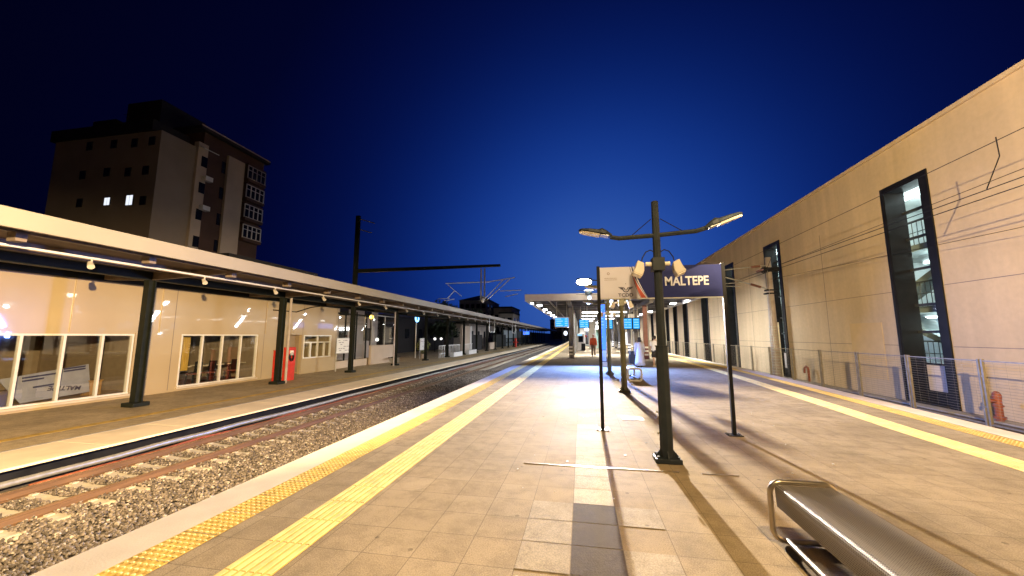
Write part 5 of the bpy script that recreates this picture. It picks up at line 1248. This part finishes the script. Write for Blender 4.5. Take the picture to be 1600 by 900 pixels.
def person(loc, rot, h, lab, top, bottom, dress=False, shorts=False, hair=None, scarf=None, stride=.12, face=True):
    """figure facing +Y of its own frame, built at height 1.70 and scaled"""
    t = thing('person', (0, 0, 0), lab, 'person')
    f = stride
    J = {'pel': ((0, 0, .93), (.15, .11)), 'wst': ((0, 0, 1.08), (.125, .09)), 'cst': ((0, .01, 1.27), (.155, .10)), 'shb': ((0, 0, 1.40), (.10, .075)), 'nck': ((0, .01, 1.47), .052), 'hd0': ((0, .02, 1.53), .055)}
    E = [('pel', 'wst'), ('wst', 'cst'), ('cst', 'shb'), ('shb', 'nck'), ('nck', 'hd0')]
    for s, sd in (('L', -1), ('R', 1)):
        fy = f*sd
        J['hip'+s] = ((sd*.09, 0, .88), .095); J['kne'+s] = ((sd*.095, fy*.6+.02, .48), .060); J['ank'+s] = ((sd*.095, fy*1.0-.02, .09), .042); J['toe'+s] = ((sd*.105, fy+.13, .035), (.042, .03))
        E += [('pel', 'hip'+s), ('hip'+s, 'kne'+s), ('kne'+s, 'ank'+s), ('ank'+s, 'toe'+s)]
        J['sho'+s] = ((sd*.175, 0, 1.37), .058); J['elb'+s] = ((sd*.235, -fy*.5-.02, 1.09), .042); J['wr'+s] = ((sd*.245, -fy*.9+.08, .86), .029)
        E += [('shb', 'sho'+s), ('sho'+s, 'elb'+s), ('elb'+s, 'wr'+s)]; hand_j(J, E, J['wr'+s][0], s, 1, sd)
    skin_body('body', J, E, SKIN, t)
    hd = MB(); rings = []                        # head with brow, nose, chin
    for z, rx, ry, oy in ((1.505, .035, .04, .03), (1.52, .052, .062, .03), (1.55, .064, .078, .025), (1.59, .072, .090, .018), (1.63, .076, .094, .014), (1.67, .072, .090, .010), (1.70, .056, .07, .006), (1.718, .025, .03, .004)):
        rings.append([(rx*math.cos(a), oy+ry*math.sin(a)+(.018 if abs(a-math.pi/2) < .2 and 1.56 < z < 1.60 else 0), z) for a in np.linspace(0, 2*math.pi, 25)[:-1]])
    hd.loft(rings); hd.ell((-.076, .012, 1.60), .012, .02, .03, 8, 5).ell((.076, .012, 1.60), .012, .02, .03, 8, 5)
    ho = hd.obj('head', SKIN, t, smooth=True)
    if face:
        ey = MB(); ey.ell((-.03, .098, 1.617), .013, .008, .008, 8, 5).ell((.03, .098, 1.617), .013, .008, .008, 8, 5); ey.obj('eye', M['black'], ho)
        MB().ell((0, .094, 1.553), .024, .008, .007, 8, 5).obj('mouth', M['rust'], ho)
    if hair:
        MB().ell((0, -.008, 1.655), .086, .098, .075, 16, 8).ell((0, -.05, 1.60), .078, .062, .075, 16, 8).obj('hair', hair, ho, smooth=True)
    if scarf:
        MB().ell((0, -.012, 1.63), .095, .105, .105, 16, 8).ell((0, -.02, 1.50), .11, .10, .09, 16, 8).obj('headscarf', scarf, ho, smooth=True)
    def ring(z, rx, ry, oy=0, wob=0, n=28): return [(rx*math.cos(a)+wob*math.sin(a*5+z*9), oy+ry*math.sin(a)*(1)+wob*math.cos(a*4), z) for a in np.linspace(0, 2*math.pi, n+1)[:-1]]
    def sleeve(mb, sd, to, r0, r1):
        S_, E_, W_ = (Vector(J[k+('L' if sd < 0 else 'R')][0]) for k in ('sho', 'elb', 'wr'))
        pts = [S_+Vector((-sd*.05, 0, .02)), S_, (S_+E_)/2, E_] + ([(E_+W_)/2, W_] if to == 'long' else []); n = len(pts)
        mb.path(pts if to == 'long' else pts[:-1]+[S_.lerp(E_, .8)], [r0+(r1-r0)*i/(n-1) for i in range(n)], 10)
    if dress:
        m = MB(); m.loft([ring(.10, .30, .25, 0, .012), ring(.35, .27, .225, 0, .012), ring(.65, .235, .19, 0, .008), ring(.92, .205, .165, 0, .004), ring(1.10, .175, .135), ring(1.27, .195, .135), ring(1.38, .19, .105), ring(1.43, .11, .08), ring(1.46, .07, .062)])
        for sd in (-1, 1): sleeve(m, sd, 'long', .078, .05)
        m.obj('dress', top, t, smooth=True)
    else:
        m = MB(); m.loft([ring(.86, .195, .145, 0, .006), ring(.95, .188, .14, 0, .004), ring(1.10, .172, .13), ring(1.27, .190, .132), ring(1.37, .185, .105), ring(1.43, .11, .078), ring(1.455, .068, .06)])
        for sd in (-1, 1): sleeve(m, sd, 'short' if shorts else 'long', .078, .068 if shorts else .045)
        m.obj('shirt', top, t, smooth=True)
        m = MB(); m.loft([ring(.82, .19, .145), ring(.90, .185, .14), ring(.98, .172, .13)])
        for s in 'LR':
            H_, K_, A_ = (Vector(J[k+s][0]) for k in ('hip', 'kne', 'ank'))
            if shorts: m.path([H_+Vector((0, 0, .02)), H_.lerp(K_, .5), K_+Vector((0, 0, .03))], [.112, .108, .105], 12)
            else: m.path([H_+Vector((0, 0, .02)), H_.lerp(K_, .5), K_, K_.lerp(A_, .5), A_+Vector((0, 0, -.02))], [.112, .10, .082, .072, .066], 12)
        m.obj('shorts' if shorts else 'trousers', bottom, t, smooth=True)
    m = MB()
    for s in 'LR':
        A_, T_ = Vector(J['ank'+s][0]), Vector(J['toe'+s][0])
        m.ell((A_+T_)/2+Vector((0, .01, -.018)), .052, .135, .042, 12, 7)
    m.obj('shoe', M['whitep'] if shorts else M['black'], t, smooth=True)
    t.location = loc; t.rotation_euler = (0, 0, R(rot)); k_ = h/1.70; t.scale = (k_, k_, k_); return t
CL = mat('pale_dress_cloth', (.40, .41, .48), .8, var=.12, scale=25); WS = mat('white_shirt_cloth', (.72, .74, .78), .8, var=.06); BK = mat('black_cloth', (.02, .02, .024), .8); OR = mat('orange_red_cloth', (.62, .10, .04), .8, var=.1); BR = mat('brown_grey_cloth', (.20, .15, .13), .8); HB = mat('dark_hair', (.02, .015, .012), .6)
person((2.98, 20.7, 0), 3, 1.52, 'person in a long pale dress and dark headscarf seen from behind beside the maroon columns', CL, None, dress=True, scarf=BK, stride=.05, face=False)
person((3.82, 21.15, 0), -6, 1.60, 'person in white shirt and black shorts walking away right of the long dress', WS, BK, shorts=True, hair=HB, stride=.16)
person((.95, 31.2, 0), 176, 1.72, 'person in an orange top and brown trousers walking towards the camera under the canopy', OR, BR, hair=HB, stride=.16)
# dark shopping trolley pushed ahead of the person in the dress
tt_ = thing('shopping_trolley', (2.62, 20.9, 0), 'dark shopping trolley standing beside the person in the long dress', 'trolley')
MB().loft([[(2.47, 20.8, .14), (2.75, 20.8, .14), (2.75, 21.05, .14), (2.47, 21.05, .14)], [(2.45, 20.78, .5), (2.78, 20.78, .5), (2.78, 21.1, .5), (2.45, 21.1, .5)], [(2.5, 20.8, .8), (2.74, 20.8, .8), (2.74, 21.05, .8), (2.5, 21.05, .8)]]).obj('bag', BK, tt_, bevel=.03)
for x in (2.44, 2.78): MB().tube((x-.02, 20.85, .08), (x+.02, 20.85, .08), .08, 12).obj('wheel', M['black'], tt_)
MB().path([(2.5, 20.82, .5), (2.5, 20.75, 1.0), (2.72, 20.75, 1.0), (2.72, 20.82, .5)], .014, 6).obj('handle', M['galv'], tt_)
